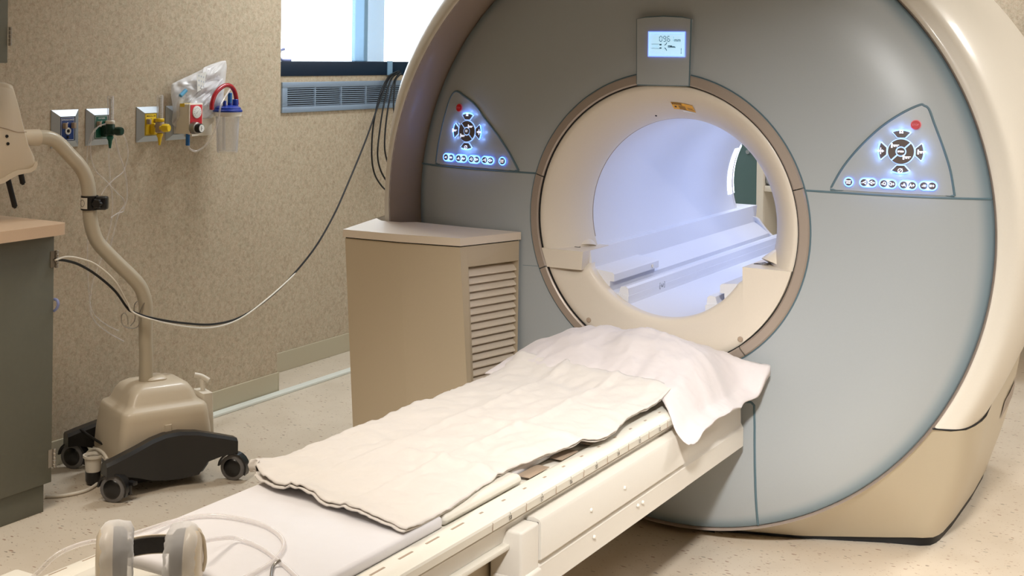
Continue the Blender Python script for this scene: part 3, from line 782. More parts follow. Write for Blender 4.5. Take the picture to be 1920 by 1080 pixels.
# ================================================================== BOX BESIDE THE GANTRY
bx = thing('equipment_cabinet', (-.8, -.2, 0), 'beige freestanding cabinet with louvred side and cream lid beside the scanner', 'cabinet')
ZT = .89
def bz(u, v, z=ZT): return atz(u, v, z)
cF = bz(863, 447); cR = bz(977, 435); cL = bz(643, 430); cB = bz(727, 402)
b0 = aty(643, 442, cL.y); b1 = aty(658, 805, cL.y)
tap = (b1.x - b0.x) / (b0.z - b1.z)
e0 = aty(863, 460, cF.y); e1 = aty(877, 725, cF.y); tapr = (e1.x - e0.x) / (e0.z - e1.z)
def corner(P_, z, tx): return Vector((P_.x + tx * (ZT - z), P_.y, z))
# lid
def quad(z):
    return [Vector((cL.x, cL.y, z)), Vector((cL.x + (cF.x - cL.x) * .5, (cL.y + cF.y) / 2 - .012, z)), Vector((cF.x, cF.y, z)), Vector((cR.x, cR.y, z)), Vector((-.70, -.094, z)), Vector((-.885, -.082, z)), Vector((-.925, -.118, z)), Vector((-1.0, -.122, z)), Vector((-1.055, -.075, z)), Vector((cB.x, cB.y, z))]
bm = NB(); loft(bm, [quad(ZT - .024), quad(ZT)]); bevel_all(bm, .006, 3, .9); obj('lid', bm, 'boxtop', bx, 35)
bm = NB()
def ins(z, k): 
    q = quad(z); c = sum(q, Vector()) / len(q)
    return [p + (Vector((c.x, c.y, p.z)) - p).normalized() * k for p in q]
loft(bm, [ins(ZT - .03, .010), ins(ZT - .02, .010)]); obj('lid_gap', bm, 'dark', bx)
# body with a recessed grille side
def body_ring(z):
    q = ins(z, .006); d = ZT - z
    out = []
    for i, p in enumerate(q):
        k = (p.x - cL.x) / (cF.x - cL.x); k = max(0, min(1, k))
        tr = tapr if i < 3 else 0
        out.append(Vector((p.x + (tap * (1 - k) + tr * k) * d, p.y, z)))
    return out
bm = NB(); 
def ring_no_side(z): return body_ring(z)
zs = [.03, .4, .78, ZT - .028]
R = [[bm.verts.new(p) for p in body_ring(z)] for z in zs]
n = len(R[0])
for a, b in zip(R, R[1:]):
    for i in range(n):
        if i == 2: continue
        face(bm, (a[i], a[(i + 1) % n], b[(i + 1) % n], b[i]))
face(bm, R[0]); face(bm, R[-1])
# side frame around grille (side index 2: cF -> cR)
def sidept(s_, z, dep=0):
    r = body_ring(z); a, b = r[2], r[3]; p = a.lerp(b, s_); t = (b - a).normalized(); nrm = Vector((t.y, -t.x, 0))
    return p - nrm * dep
def sq(bm, s0, z0, s1, z1, d0=0, d1=0):
    face(bm, [bm.verts.new(sidept(s0, z0, d0)), bm.verts.new(sidept(s1, z0, d0)), bm.verts.new(sidept(s1, z1, d1)), bm.verts.new(sidept(s0, z1, d1))])
G0, G1, GS0, GS1 = .415, .80, .125, .985
e_top = ZT - .028
sq(bm, 0, .03, GS0, e_top); sq(bm, GS1, .03, 1, e_top); sq(bm, GS0, G1, GS1, e_top); 
sq(bm, GS0, .03, GS1, G0 - .008)
for (s0, z0, s1, z1) in ((GS0, .03, GS0, G1), (GS1, .03, GS1, G1)):
    face(bm, [bm.verts.new(sidept(s0, z0, 0)), bm.verts.new(sidept(s0, z1, 0)), bm.verts.new(sidept(s0, z1, .03)), bm.verts.new(sidept(s0, z0, .03))])
face(bm, [bm.verts.new(sidept(GS0, G1, 0)), bm.verts.new(sidept(GS1, G1, 0)), bm.verts.new(sidept(GS1, G1, .03)), bm.verts.new(sidept(GS0, G1, .03))])
sq(bm, GS0, G0, GS1, G1, .032, .032)
bmesh.ops.remove_doubles(bm, verts=bm.verts, dist=.0004)
obj('body', bm, 'boxm', bx, 0)
nsl = 16
for k in range(nsl):
    z = G0 + .008 + (G1 - G0 - .012) * k / nsl; h = (G1 - G0) / nsl
    bm = NB(); a = [sidept(GS0 + .004, z, .006), sidept(GS1 - .004, z, .006), sidept(GS1 - .004, z + h * .72, .024), sidept(GS0 + .004, z + h * .72, .024)]
    b_ = [p - Vector((0, 0, .004)) for p in a]
    va = [bm.verts.new(p) for p in a]; vb = [bm.verts.new(p) for p in b_]
    face(bm, va); face(bm, vb)
    for i in range(4): face(bm, (va[i], va[(i + 1) % 4], vb[(i + 1) % 4], vb[i]))
    obj('louvre', bm, 'boxtop', bx, 0)
bm = NB(); 
va = [sidept(GS0 + .004, .05, .004), sidept(GS1 - .01, .05, .004), sidept(GS1 - .01, G0 - .022, .004), sidept(GS0 + .004, G0 - .022, .004)]
vb = [sidept(GS0 + .004, .05, -.003), sidept(GS1 - .01, .05, -.003), sidept(GS1 - .01, G0 - .022, -.003), sidept(GS0 + .004, G0 - .022, -.003)]
A = [bm.verts.new(p) for p in va]; B = [bm.verts.new(p) for p in vb]; face(bm, A); face(bm, B)
for i in range(4): face(bm, (A[i], A[(i + 1) % 4], B[(i + 1) % 4], B[i]))
bevel_all(bm, .0015, 2, .8)
obj('lower_panel', bm, 'boxm', bx, 30)
bm = NB(); q = [p.copy() for p in body_ring(.0)]; c = sum(q, Vector()) / len(q)
loft(bm, [[p.lerp(Vector((c.x, c.y, p.z)), .06) for p in q], [p.lerp(Vector((c.x, c.y, p.z)), .06) + Vector((0, 0, .035)) for p in q]]); obj('plinth', bm, 'black', bx)

# ================================================================== PATIENT TABLE
tb = thing('patient_table', (0, -1.3, 0), 'long cream patient table with scaled side rails leading into the scanner', 'table')
XT = .262; TY0, TY1 = -2.75, -.11
bm = NB(); box(bm, (-.205, TY0, .512), (.205, TY1, .532), .004); obj('tabletop', bm, 'rail', tb, 35)
for sx in (1, -1):
    bm = NB(); prism(bm, [(x * sx, z) for x, z in [(.205, .512), (.205, .5385), (.212, .5405), (.246, .5405), (.250, .5385), (.262, .5335), (.264, .529), (.262, .5135), (.255, .510)]],
                     lambda x, z: Vector((x, TY0, z)), lambda x, z: Vector((x, -.55 if sx > 0 else -.2, z)))
    bevel_all(bm, .0012, 2, .6); rl = obj('side_rail', bm, 'rail', tb, 30)
    # dark long slots and dimples on the rail top
    if sx > 0:
        bm = NB()
        for k in range(24):
            y = -.62 - k * .088
            L = .006 if y > -1.55 else .022
            box(bm, (.226, y - L, .5400), (.231, y + L, .5412), .0006)
        obj('rail_slots', bm, 'brown', rl)
        bm = NB()
        names = {-1.446: 'S8', -1.313: 'S7', -1.181: 'S6', -1.055: 'S5', -.94: 'S4', -.82: 'S3', -.70: 'S2'}
        ticks = [-1.514, -1.379, -1.249, -1.118, -.998, -.883, -.765, -.65]
        bm.free()
        for y in ticks: bm = NB(); box(bm, (.2632, y - .0005, .514), (.2646, y + .0005, .531)); obj('scale_tick', bm, 'brown', rl, 0)
        for y, t in names.items(): bm = NB(); face(bm, [bm.verts.new(p) for p in (Vector((.2646, y - .0015, .530)), Vector((.2646, y + .0015, .530)), Vector((.2640, y, .5340)))]); add_text(bm, t, .0125, lambda a, c: Vector((.2650 - (0 if c < 0 else c * .05), y + a, .5215 + c)), .0001); obj('scale_mark', bm, 'print', rl, 0)
    else:
        bm = NB()
        for k in range(14):
            y = -1.62 - k * .075; box(bm, (-.243, y - .020, .5400), (-.2405, y + .020, .5412), .0004)
        obj('rail_slots', bm, 'brown', rl)
# slide body under the top
bm = NB()
prism(bm, [(-.235, .46), (-.245, .505), (-.25, .512), (.25, .512), (.254, .505), (.245, .495), (.235, .46)], lambda x, z: Vector((x, TY0 + .02, z)), lambda x, z: Vector((x, TY1, z)))
obj('slide', bm, 'table', tb, 30)
# second slide ledge visible below the rail toward the foot
bm = NB(); box(bm, (-.24, TY0 + .02, .448), (.252, -1.2, .459), .003); obj('slide_runner', bm, 'rail', tb, 30)
# base body
BY0 = -1.40
bm = NB(); box(bm, (-.255, BY0, .335), (.225, TY1, .478), .008, 3); obj('base_body', bm, 'boxm', tb, 35)
bm = NB(); prism(bm, [(.215, .487), (.262, .493), (.276, .489), (.280, .482), (.2815, .408), (.270, .404), (.270, .396), (.2745, .390), (.2745, .338), (.268, .333), (.215, .333)],
                lambda x, z: Vector((x, -1.345, z)), lambda x, z: Vector((x, -.555, z)))
bevel_all(bm, .002, 2, .5); obj('side_cover', bm, 'table', tb, 30)
bm = NB(); prism(bm, [(.215, .478), (.262, .478), (.264, .470), (.266, .404), (.270, .396), (.2735, .390), (.2735, .338), (.268, .333), (.215, .333)],
                lambda x, z: Vector((x, -.5549, z)), lambda x, z: Vector((x, TY1 - .01, z)))
bevel_all(bm, .0015, 2, .5); obj('side_cover', bm, 'table', tb, 30)
bm = NB(); box(bm, (.205, -1.425, .30), (.279, -1.349, .487), .006, 3); box(bm, (.212, -1.428, .28), (.287, -1.349, .395), .005, 3); obj('end_cap', bm, 'table', tb, 35)
bm = NB(); box(bm, (.212, -1.349, .30), (.274, -1.345, .484)); obj('cap_gap', bm, 'dark', tb)
bm = NB()
for u, v in ((1125, 910), (1168, 915 + 0), (1106, 956), (1206, 943), (1196, 948), (1115, 1007)):
    pass
for u, v in ((1169, 914), (1106, 956), (1206, 942), (1197, 948), (1115, 1007)):
    p = atx(u, v, .278); lathe(bm, [(.0045, 0), (.0045, .003), (.003, .005), (0, .0055)], (.2755 if p.z < .40 else .2795, p.y, p.z), (1, 0, 0), 14)
obj('cover_studs', bm, 'table', tb)
bm = NB(); prism(bm, [(-.16, 0), (-.20, .06), (-.22, .335), (.20, .335), (.19, .06), (.16, 0)], lambda x, z: Vector((x, -1.95, z)), lambda x, z: Vector((x, -1.46, z)))
box(bm, (-.22, -1.96, .33), (.20, BY0 + .01, .46), .01)
bevel_all(bm, .01, 2, .9); obj('pedestal', bm, 'boxm', tb, 35)
# mattress and coil inserts
bm = NB()
def matt(bm, x0, x1, y0, y1, z0, z1, b):
    box(bm, (x0, y0, z0), (x1, y1, z1), b, 4)
matt(bm, -.225, .205, -2.06, -1.60, .534, .5605, .010); ms = obj('mattress', bm, 'matt', tb, 50)
bm = NB(); matt(bm, -.215, .168, -1.275, -.2, .534, .5555, .008); obj('mattress', bm, 'matt', tb, 50)
bm = NB(); matt(bm, -.215, .203, -1.592, -1.285, .534, .5575, .012); obj('coil_block', bm, 'rail', tb, 40)
for y0, y1 in ((-1.26, -1.17), (-1.11, -1.03), (-.97, -.92)):
    bm = NB(); box(bm, (.172, y0, .5402), (.2045, y1, .5415)); obj('rail_recess', bm, 'brown', tb)
# foot end plates
bm = NB(); box(bm, (-.20, -2.52, .532), (.20, -2.068, .545), .004); obj('foot_plate', bm, 'rail', tb, 35)
bm = NB(); box(bm, (-.262, -2.55, .541), (-.155, -2.215, .566), .006, 3); obj('foot_tray', bm, 'rail', tb, 35)

# ---- folded sheet on the table
def fbm(x, y, s_, o=0): return noise.fractal(Vector((x * s_ + o, y * s_, o)), .8, 2.1, 4)
def sheet_layer(bm, dx, dz, grow, seed, lift=1.0):
    NX, NY = 60, 130; R = []
    for j in range(NY + 1):
        t = j / NY; row = []
        for i in range(NX + 1):
            s_ = i / NX
            # corner interpolation: near edge j=0, far edge j=NY
            nl, nr, fr, fl = Vector((-.272 - grow, -1.640)), Vector((.205 + grow, -1.728 - grow)), Vector((.224 + grow, -.52)), Vector((-.275 - grow, -.455))
            p = nl.lerp(nr, s_).lerp(fl.lerp(fr, s_), t)
            y = p.y; x = p.x
            x += .012 * noise.noise(Vector((t * 7 + seed, 0, s_))) * (1 if s_ > .8 else .3)
            if s_ > .5: x += -(s_ - .5) * 2 * .035 * math.exp(-((t - .35) / .16) ** 2) + (s_ - .5) * 2 * .02 * math.exp(-((t - .66) / .1) ** 2)
            y += .010 * noise.noise(Vector((s_ * 6, seed, t))) * (1 - t) - .03 * math.sin(PI * s_) * (1 - t) ** 6 * 0
            z = .5665 + dz
            z += .006 * math.exp(-((s_ - .33) / .02) ** 2) + .007 * math.exp(-((s_ - .66) / .018) ** 2)
            z += .006 * math.exp(-((t - .27 - .04 * s_) / .012) ** 2) * smst(.3, .5, s_) + .008 * math.exp(-((t - .52 - .05 * s_) / .014) ** 2) * smst(.35, .55, s_) + .002 * math.exp(-((t - .76) / .01) ** 2)
            z += .006 * fbm(x, y, 9, seed) + .0032 * fbm(x, y * .6, 34, seed + 3) + .0012 * fbm(x, y, 95, seed) + .003 * abs(noise.noise(Vector((x * 22, y * 7, 4)))) 
            z -= .010 * smst(.90, 1, s_) * (1 - .3 * math.exp(-((t) / .1) ** 2))
            # near left corner lifts and curls
            k = math.exp(-((s_) / .16) ** 2 - (t / .10) ** 2); z += .020 * k * lift; x += .030 * math.exp(-(t / .012) ** 2 - (s_ / .06) ** 2); y -= (1 - lift) * .008 * math.exp(-(t / .05) ** 2); y += .02 * math.exp(-(s_ / .05) ** 2) * math.exp(-(t / .02) ** 2) 
            k2 = math.exp(-(t / .035) ** 2); z += .005 * k2 * (1 + .8 * math.sin(s_ * 17 + seed))
            k3 = math.exp(-((s_ - .0) / .05) ** 2) ; z -= .003 * k3
            # climbs the pillow at the far edge
            z += .018 * smst(.88, 1, t) + .012 * math.exp(-((t - 1) / .05) ** 2) * math.exp(-(s_ / .25) ** 2)
            z = max(z, .5615 if x < .205 else .545)
            row.append(bm.verts.new((x + dx, y, z)))
        R.append(row)
    for a, b in zip(R, R[1:]):
        for i in range(NX): face(bm, (a[i], a[i + 1], b[i + 1], b[i]))
    return R
bm = NB(); Ra = sheet_layer(bm, 0, .0075, 0, 1.0); Rb = sheet_layer(bm, .0, .0025, -.003, 1.0, .1)
# fold joins the two layers along the left edge
for j in range(len(Ra) - 1):
    a_, b_, c_, d_ = Ra[j][0], Ra[j + 1][0], Rb[j + 1][0], Rb[j][0]
    if j == 0: m0 = bm.verts.new((a_.co + d_.co) / 2 - Vector((.006, 0, 0)))
    m1 = bm.verts.new((b_.co + c_.co) / 2 - Vector((.006 if j < 40 else .003, 0, 0)))
    face(bm, (a_, b_, m1, m0)); face(bm, (m0, m1, c_, d_)); m0 = m1
sh = obj('folded_sheet', bm, 'sheet', None, 180, solid=.0030)
tag(sh, 'creased off-white cotton sheet spread flat along the patient table', 'sheet')

# ---- pillow
def pillow():
    bm = NB(); NX, NY = 72, 64; top = []; bot = []
    for j in range(NY + 1):
        v = j / NY; rt_, rb_ = [], []
        for i in range(NX + 1):
            u = i / NX
            xl = -.305 + .02 * math.sin(PI * v) * -1 + .02 * smst(.8, 1, v); xr = .334 - .008 * v
            yf = -.60 + .075 * math.sin(PI * u) - .05 * smst(.72, .95, u) + .0 * u
            yb = -.125 + .02 * math.sin(PI * u)
            x = xl + (xr - xl) * u; y = yf + (yb - yf) * v
            body = (max(0, math.sin(PI * min(1, u / .93))) ** .55) * (max(0, math.sin(PI * v)) ** .6)
            h = .098 * body * (.62 + .5 * smst(0, .75, v))
            h *= (1 - .12 * math.exp(-((u - .42) / .05) ** 2))
            z0 = .567
            fl = smst(.80, 1, u)          # loose open end of the case hangs over the rail
            drop = fl * (.064 + .004 * math.sin(v * 9 + 1)) * (1 - .75 * smst(.88, 1, v))
            z = z0 + h - drop + .004 * fbm(x, y, 8, 2) * (1 + body) + .0045 * fbm(x * 1.6, y * .7, 22, 5) + .006 * abs(noise.noise(Vector((x * 15, y * 5 + x * 6, 9))))
            z += .003 * math.sin((u * 5 + v * 2.2) * 6.2) * (1 - v) * body
            z += .0045 * math.exp(-((v - .52 - .12 * u) / .03) ** 2) * smst(.3, .5, u) * (1 - fl)
            z += .035 * smst(.86, 1, v) * (1 - .5 * u)
            edge = fl * (.006 * math.sin(v * 14) + .004 * math.sin(v * 31))
            x += edge * .6 
            # near tip of the hanging case
            tip = math.exp(-((1 - u) / .13) ** 2 - (v / .13) ** 2); y -= .03 * tip; z -= .008 * tip
            c2 = math.exp(-((1 - u) / .09) ** 2 - ((1 - v) / .12) ** 2); x += .022 * c2; y += .008 * c2; z += .010 * c2
            rt_.append((x, y, z)); zb = z0 - .0 - drop - .002 - .004 * fl
            zb = z0 - .002 - drop if u > .8 else z0 - .002
            rb_.append((x, y, min(zb, z - .003)))
        top.append(rt_); bot.append(rb_)
    T = [[bm.verts.new(p) for p in r] for r in top]; B = [[bm.verts.new(p) for p in r] for r in bot]
    for a, b in zip(T, T[1:]):
        for i in range(NX): face(bm, (a[i], a[i + 1], b[i + 1], b[i]))
    for a, b in zip(B, B[1:]):
        for i in range(NX): face(bm, (a[i], b[i], b[i + 1], a[i + 1]))
    for j in range(NY):
        face(bm, (T[j][0], T[j + 1][0], B[j + 1][0], B[j][0])); face(bm, (T[j][NX], B[j][NX], B[j + 1][NX], T[j + 1][NX]))
    for i in range(NX):
        face(bm, (T[0][i], B[0][i], B[0][i + 1], T[0][i + 1])); face(bm, (T[NY][i], T[NY][i + 1], B[NY][i + 1], B[NY][i]))
    return bm
pw = obj('pillow', pillow(), 'pillow', None, 180); tag(pw, 'plump white pillow with loose case draped at the scanner end of the table', 'pillow')

# ---- headphones
hx = Vector((.867, .498, 0)); hy = Vector((-.498, .867, 0))
hc = Vector((-.020, -2.150, .609))
hp = thing('headphones', (hc.x, hc.y, .546), 'headphones with gauze-covered ear cups and black padded band on the table', 'headphones')
for sx in (-1, 1):
    c = hc + hx * .066 * sx
    ax = ((hx + hy * (.12 if sx > 0 else .27)) * sx).normalized()
    bm = NB(); lathe(bm, [(.012, .022), (.036, .021), (.047, .016), (.052, .008), (.053, 0), (.050, -.006)], c, ax, 36)
    cup = obj('ear_cup', bm, 'cart', hp, 40)
    bm = NB(); lathe(bm, [(.048, -.002), (.050, -.010), (.048, -.022), (.040, -.028), (.028, -.026), (.024, -.018)], c, ax, 36); obj('ear_pad', bm, 'foam', cup, 60)
    bm = NB(); R = []; a_ = ax.orthogonal().normalized(); b_ = ax.cross(a_)
    for r, h in [(.018, -.036), (.042, -.038), (.055, -.031), (.060, -.014), (.0595, .0), (.0555, .008), (.048, .014)]:
        ring = []
        for k in range(48):
            an = 2 * PI * k / 48; d = 1 + .05 * noise.noise(Vector((an * 2.5 * sx, h * 60, sx))) + .035 * noise.noise(Vector((an * 7, h * 90, sx * 2)))
            ring.append(c + ax * (h + .003 * noise.noise(Vector((an * 5, 2, h * 50)))) + (a_ * math.cos(an) + b_ * math.sin(an)) * r * d)
        R.append(ring)
    loft(bm, R, True, False); obj('gauze_cover', bm, 'gauze', cup, 180)
    if sx > 0:
        bm = NB(); P = [c + ax * .010 + Vector((0, 0, .050)), c + ax * .022 + Vector((0, 0, .034)), c + ax * .026, c + ax * .022 + Vector((0, 0, -.02))]
        tube(bm, smoothpath(P, 6), .003, 8); obj('yoke', bm, 'cart', cup)
bm = NB(); R = []; R2 = []
for k in range(33):
    a = PI * k / 32; p = hc + hx * (-.075 * math.cos(a)) + hy * (.012 + .085 * math.sin(a) ** .8); p.z = .597
    n_ = Vector((p.x - hc.x, p.y - hc.y, 0)).normalized()
    R.append([p + n_ * d + Vector((0, 0, z)) for d, z in ((-.003, -.0135), (-.003, .0135), (.001, .0135), (.001, -.0135))])
    R2.append([p + n_ * d + Vector((0, 0, z)) for d, z in ((.001, -.0165), (.001, .0165), (.004, .0165), (.004, -.0165))])
loft(bm, R); hb = obj('headband_pad', bm, 'leather', hp, 40)
bm = NB(); loft(bm, R2); obj('headband', bm, 'cart', hp, 40)
def ztube(pts, r, m, z=None, parent=None, name='tube', n=8):
    P = []
    for q in pts:
        P.append(atz(q[0], q[1], q[2] if len(q) > 2 else z))
    bm = NB(); tube(bm, smoothpath(P, n), r, 10); return obj(name, bm, m, parent)
o = ztube([(60, 1085, .56), (75, 1070, .575), (110, 1038, .60), (160, 1018, .60), (215, 1010, .59), (270, 995, .575), (330, 976, .566), (390, 967, .565), (450, 973, .565), (505, 990, .565), (532, 1018, .5645), (515, 1050, .5645), (470, 1078, .565), (420, 1100, .57)], .0042, 'tube', name='air_tube')
tag(o, 'clear plastic hose looping behind and right of the headphones onto the mattress', 'tube')
o = ztube([(378, 1016, .60), (410, 1010, .585), (445, 1010, .568), (490, 1028, .5645), (530, 1058, .5645), (560, 1085, .5645)], .0038, 'tube', name='air_tube')
tag(o, 'shorter clear hose leaving the right ear cup towards the photo bottom', 'tube')
o = ztube([(526, 1050, .5715), (512, 1062, .564), (508, 1085, .564)], .0028, 'chrome', name='wire_lead')
tag(o, 'thin grey wire crossing under the clear hoses at the bottom edge', 'wire')

# ================================================================== LEFT CABINETS
XC = -1.73
cb = thing('base_cabinet', (-1.9, -1.9, 0), 'grey-green laminate base cabinet standing along the left wall', 'cabinet')
bm = NB(); box(bm, (XL + .010, -3.2, .09), (XC, -.855, .868), .002); obj('body', bm, 'cab', cb, 35)
bm = NB(); box(bm, (XL + .010, -3.2, 0), (XC - .012, -.875, .092), .001); obj('kick_plate', bm, 'cab', cb, 35)
for z0, z1 in ((.762, .818), (.135, .195)):
    bm = NB(); y = -.848
    for k in range(5):
        zz = z0 + (z1 - z0) * k / 5; cyl(bm, (XC + .004, y, zz), (XC + .004, y, zz + (z1 - z0) / 5 - .0012), .0052, 14)
    box(bm, (XC - .001, -.87, z0 + .002), (XC + .0015, y, z1 - .002)); obj('hinge', bm, 'chrome', cb)
ct = NB(); poly = [(-2.078, -3.2), (-1.684, -3.2), (-1.684, -.880)] + [(-1.716 + .032 * math.cos(a), -.868 + .032 * math.sin(a)) for a in [PI / 2 * k / 6 for k in range(1, 7)]] + [(-2.078, -.836)]
prism(ct, poly, lambda x, y: Vector((x, y, .870)), lambda x, y: Vector((x, y, .905))); bevel_all(ct, .0015, 1, .9)
o = obj('countertop', ct, 'counter', None, 35); tag(o, 'tan laminate countertop with rounded corner on the left base cabinet', 'countertop')
uc = thing('wall_cabinet', (-1.9, -1.9, 1.4), 'grey-green wall cabinet in the top left corner of the photo', 'cabinet')
bm = NB(); box(bm, (XL + .001, -3.2, 1.404), (XC, -1.04, 2.2), .002); obj('body', bm, 'cab', uc, 35)
bm = NB(); 
for k in range(5): cyl(bm, (XC + .003, -1.034, 1.456 + k * .0115), (XC + .003, -1.034, 1.4665 + k * .0115), .005, 14)
obj('hinge', bm, 'chrome', uc)
bm = NB(); P = [aty(u, v, -.846) for u, v in ((101, 583), (106, 579), (109, 571), (107, 563), (102, 561))]
tube(bm, smoothpath(P, 5), .0045, 8); o = obj('utility_hook', bm, 'purple'); tag(o, 'lilac plastic hook on the end of the left base cabinet', 'hook')

# ================================================================== CART (injector stand)
CC = Vector((-1.73, -.42, 0)); ang = math.atan2(-.17, .37)
ex = Vector((math.cos(ang), math.sin(ang), 0)); ey = Vector((-math.sin(ang), math.cos(ang), 0))
def CL(a, b, z): return CC + ex * a + ey * b + Vector((0, 0, z))
ctn = thing('injector_stand', CC, 'wheeled cream injector stand with S-shaped pole and black feet by the wall', 'medical stand')
def rrect(a, b, r, z, cx=0, cy=0, n=6):
    P = []
    for (sx, sy, a0) in ((1, 1, 0), (-1, 1, 90), (-1, -1, 180), (1, -1, 270)):
        for k in range(n + 1):
            t = math.radians(a0 + 90 * k / n); P.append(CL(cx + sx * (a - r) + r * math.cos(t), cy + sy * (b - r) + r * math.sin(t), z))
    return P
bm = NB()
loft(bm, [rrect(.135, .160, .03, .07), rrect(.140, .165, .03, .10), rrect(.138, .160, .03, .16), rrect(.133, .152, .03, .22), rrect(.130, .148, .03, .243), rrect(.124, .142, .03, .252), rrect(.110, .128, .03, .258), rrect(.104, .120, .03, .27), rrect(.096, .110, .03, .295), rrect(.084, .098, .03, .313), rrect(.068, .082, .03, .323), rrect(.04, .05, .02, .326)])
cov = obj('base_cover', bm, 'cart', ctn, 50)
bm = NB(); loft(bm, [rrect(.1415, .012, .004, z) for z in (.12, .2)]); obj('cover_latch', bm, 'cart', ctn, 40)
bm = NB(); loft(bm, [rrect(.04, .035, .02, .322), rrect(.042, .037, .02, .330), rrect(.036, .031, .02, .337)]); obj('pole_collar', bm, 'cart', ctn, 50)
bm = NB(); loft(bm, [rrect(.145, .13, .02, .025), rrect(.16, .14, .02, .05), rrect(.17, .15, .02, .085)]); obj('under_tray', bm, 'blackp', ctn, 40)
WR = .043
for sx in (1, -1):
    bm = NB(); prof = [(-.235, .085, .128), (-.20, .085, .138), (-.13, .065, .158), (-.07, .04, .172), (-.02, .028, .178), (.03, .025, .180), (.085, .035, .176), (.11, .075, .170), (.16, .09, .158), (.212, .092, .142)]
    R = []
    for y, z0, z1 in prof:
        xo = .20 * sx; w_ = .026
        if y <= -.1 or y >= .12: pass
        ins_ = -.05 * sx * math.exp(-(y / .11) ** 2) 
        xo += ins_
        R.append([CL(xo - w_, y, z0), CL(xo + w_, y, z0), CL(xo + w_, y, z1 - .01), CL(xo + w_ * .6, y, z1), CL(xo - w_ * .6, y, z1), CL(xo - w_, y, z1 - .01)])
    loft(bm, R); bevel_all(bm, .004, 2, .7); obj('foot_beam', bm, 'blackp', ctn, 40)
    for sy in (1, -1):
        wc = CL(.207 * sx, .205 * sy, WR)
        wa = (ey * 1.0 + ex * -.0).normalized(); wa = Vector((.30, -.95, 0)).normalized() if True else wa
        bm = NB(); lathe(bm, [(.024, -.014), (.034, -.014), (WR, -.010), (WR, .010), (.034, .014), (.024, .014)], wc, wa, 32, False); lathe(bm, [(.024, -.0138), (.024, .0138)], wc, wa, 32, False)
        wh = obj('caster_wheel', bm, 'tyre', ctn, 40)
        bm = NB(); lathe(bm, [(.004, -.0185), (.024, -.018), (.030, -.015), (.032, -.012), (.032, .012), (.030, .015), (.024, .018), (.004, .0185)], wc, wa, 28); obj('wheel_hub', bm, 'blackp', wh, 40)
        bm = NB(); cr = Vector((wa.y, -wa.x, 0)); R = []
        for k in range(13):
            a = math.radians(-25 + 200 * k / 12); d = cr * math.cos(a) * -1 + Vector((0, 0, 1)) * math.sin(a)
            R.append([wc - wa * .003 + wa * w_ + d * (WR + e) for w_, e in ((.019, .003), (.019, .009), (-.012, .009), (-.012, .003))])
        loft(bm, R); cyl(bm, wc + Vector((0, 0, WR + .004)), wc + Vector((0, 0, .062)), .011, 14); obj('caster_fork', bm, 'blackp', ctn, 40)
        if (sx, sy) == (1, -1):
            bm = NB(); box(bm, (0, 0, 0), (.03, .02, .012), .003, 2, Matrix.Translation(wc + Vector((.035, .02, .012)))); box(bm, (0, 0, 0), (.014, .012, .035), .003, 2, Matrix.Translation(wc + Vector((.035, .02, -.02)))); obj('caster_brake', bm, 'blackp', ctn)
# side holder + lever on far right of the cover
bm = NB(); loft(bm, [rrect(.045, .018, .006, z, .035, .172 + (z - .1) * -.05) for z in (.13, .27)]); obj('side_holder', bm, 'whitep', ctn, 40)
bm = NB(); p = CL(.03, .166, .265); tube(bm, smoothpath([p, p + Vector((-.004, 0, .03)), p + Vector((-.008, 0, .045))], 4), .008, 10)
tube(bm, smoothpath([p + Vector((-.026, -.016, .058)), p + Vector((-.008, 0, .052)), p + Vector((.014, .012, .038))], 5), .009, 10); obj('lever', bm, 'whitep', ctn, 60)
# cup on the near left side
bm = NB(); cu = CL(.0, -.205, .045); lathe(bm, [(.024, 0), (.026, .02), (.028, .045), (.033, .047), (.033, .055), (.029, .055), (.026, .046)], cu, (0, 0, 1), 28, False); obj('drip_cup', bm, 'whitep', ctn, 40)
bm = NB(); lathe(bm, [(.02, -.04), (.024, -.03), (.025, .0)], cu, (0, 0, 1), 24); obj('cup_base', bm, 'blackp', ctn, 40)
# S pole
pb = Vector((-1.735, -.452, 0)); pdir = Vector((-.115, -.41, 0)).normalized(); pn = pdir.cross(Vector((0, 0, 1)))
def atp(u, v): return atpl(u, v, pb, pn)
pp = [Vector((pb.x, pb.y, .325)), Vector((pb.x, pb.y, .42))] + [atp(*q) for q in ((273, 640), (273, 590), (272, 565), (264, 540), (248, 520), (225, 498), (200, 473), (182, 452), (172, 425), (168, 395), (167, 365), (162, 335), (150, 312), (130, 290), (108, 267), (88, 258), (62, 258))]
bm = NB(); tube(bm, smoothpath(pp, 5), .0232, 24); pole = obj('pole', bm, 'pole', ctn, 60)
bm = NB(); tube(bm, [atp(73, 258), atp(40, 259)], .027, 24); obj('pole_sleeve', bm, 'cart', ctn, 40)
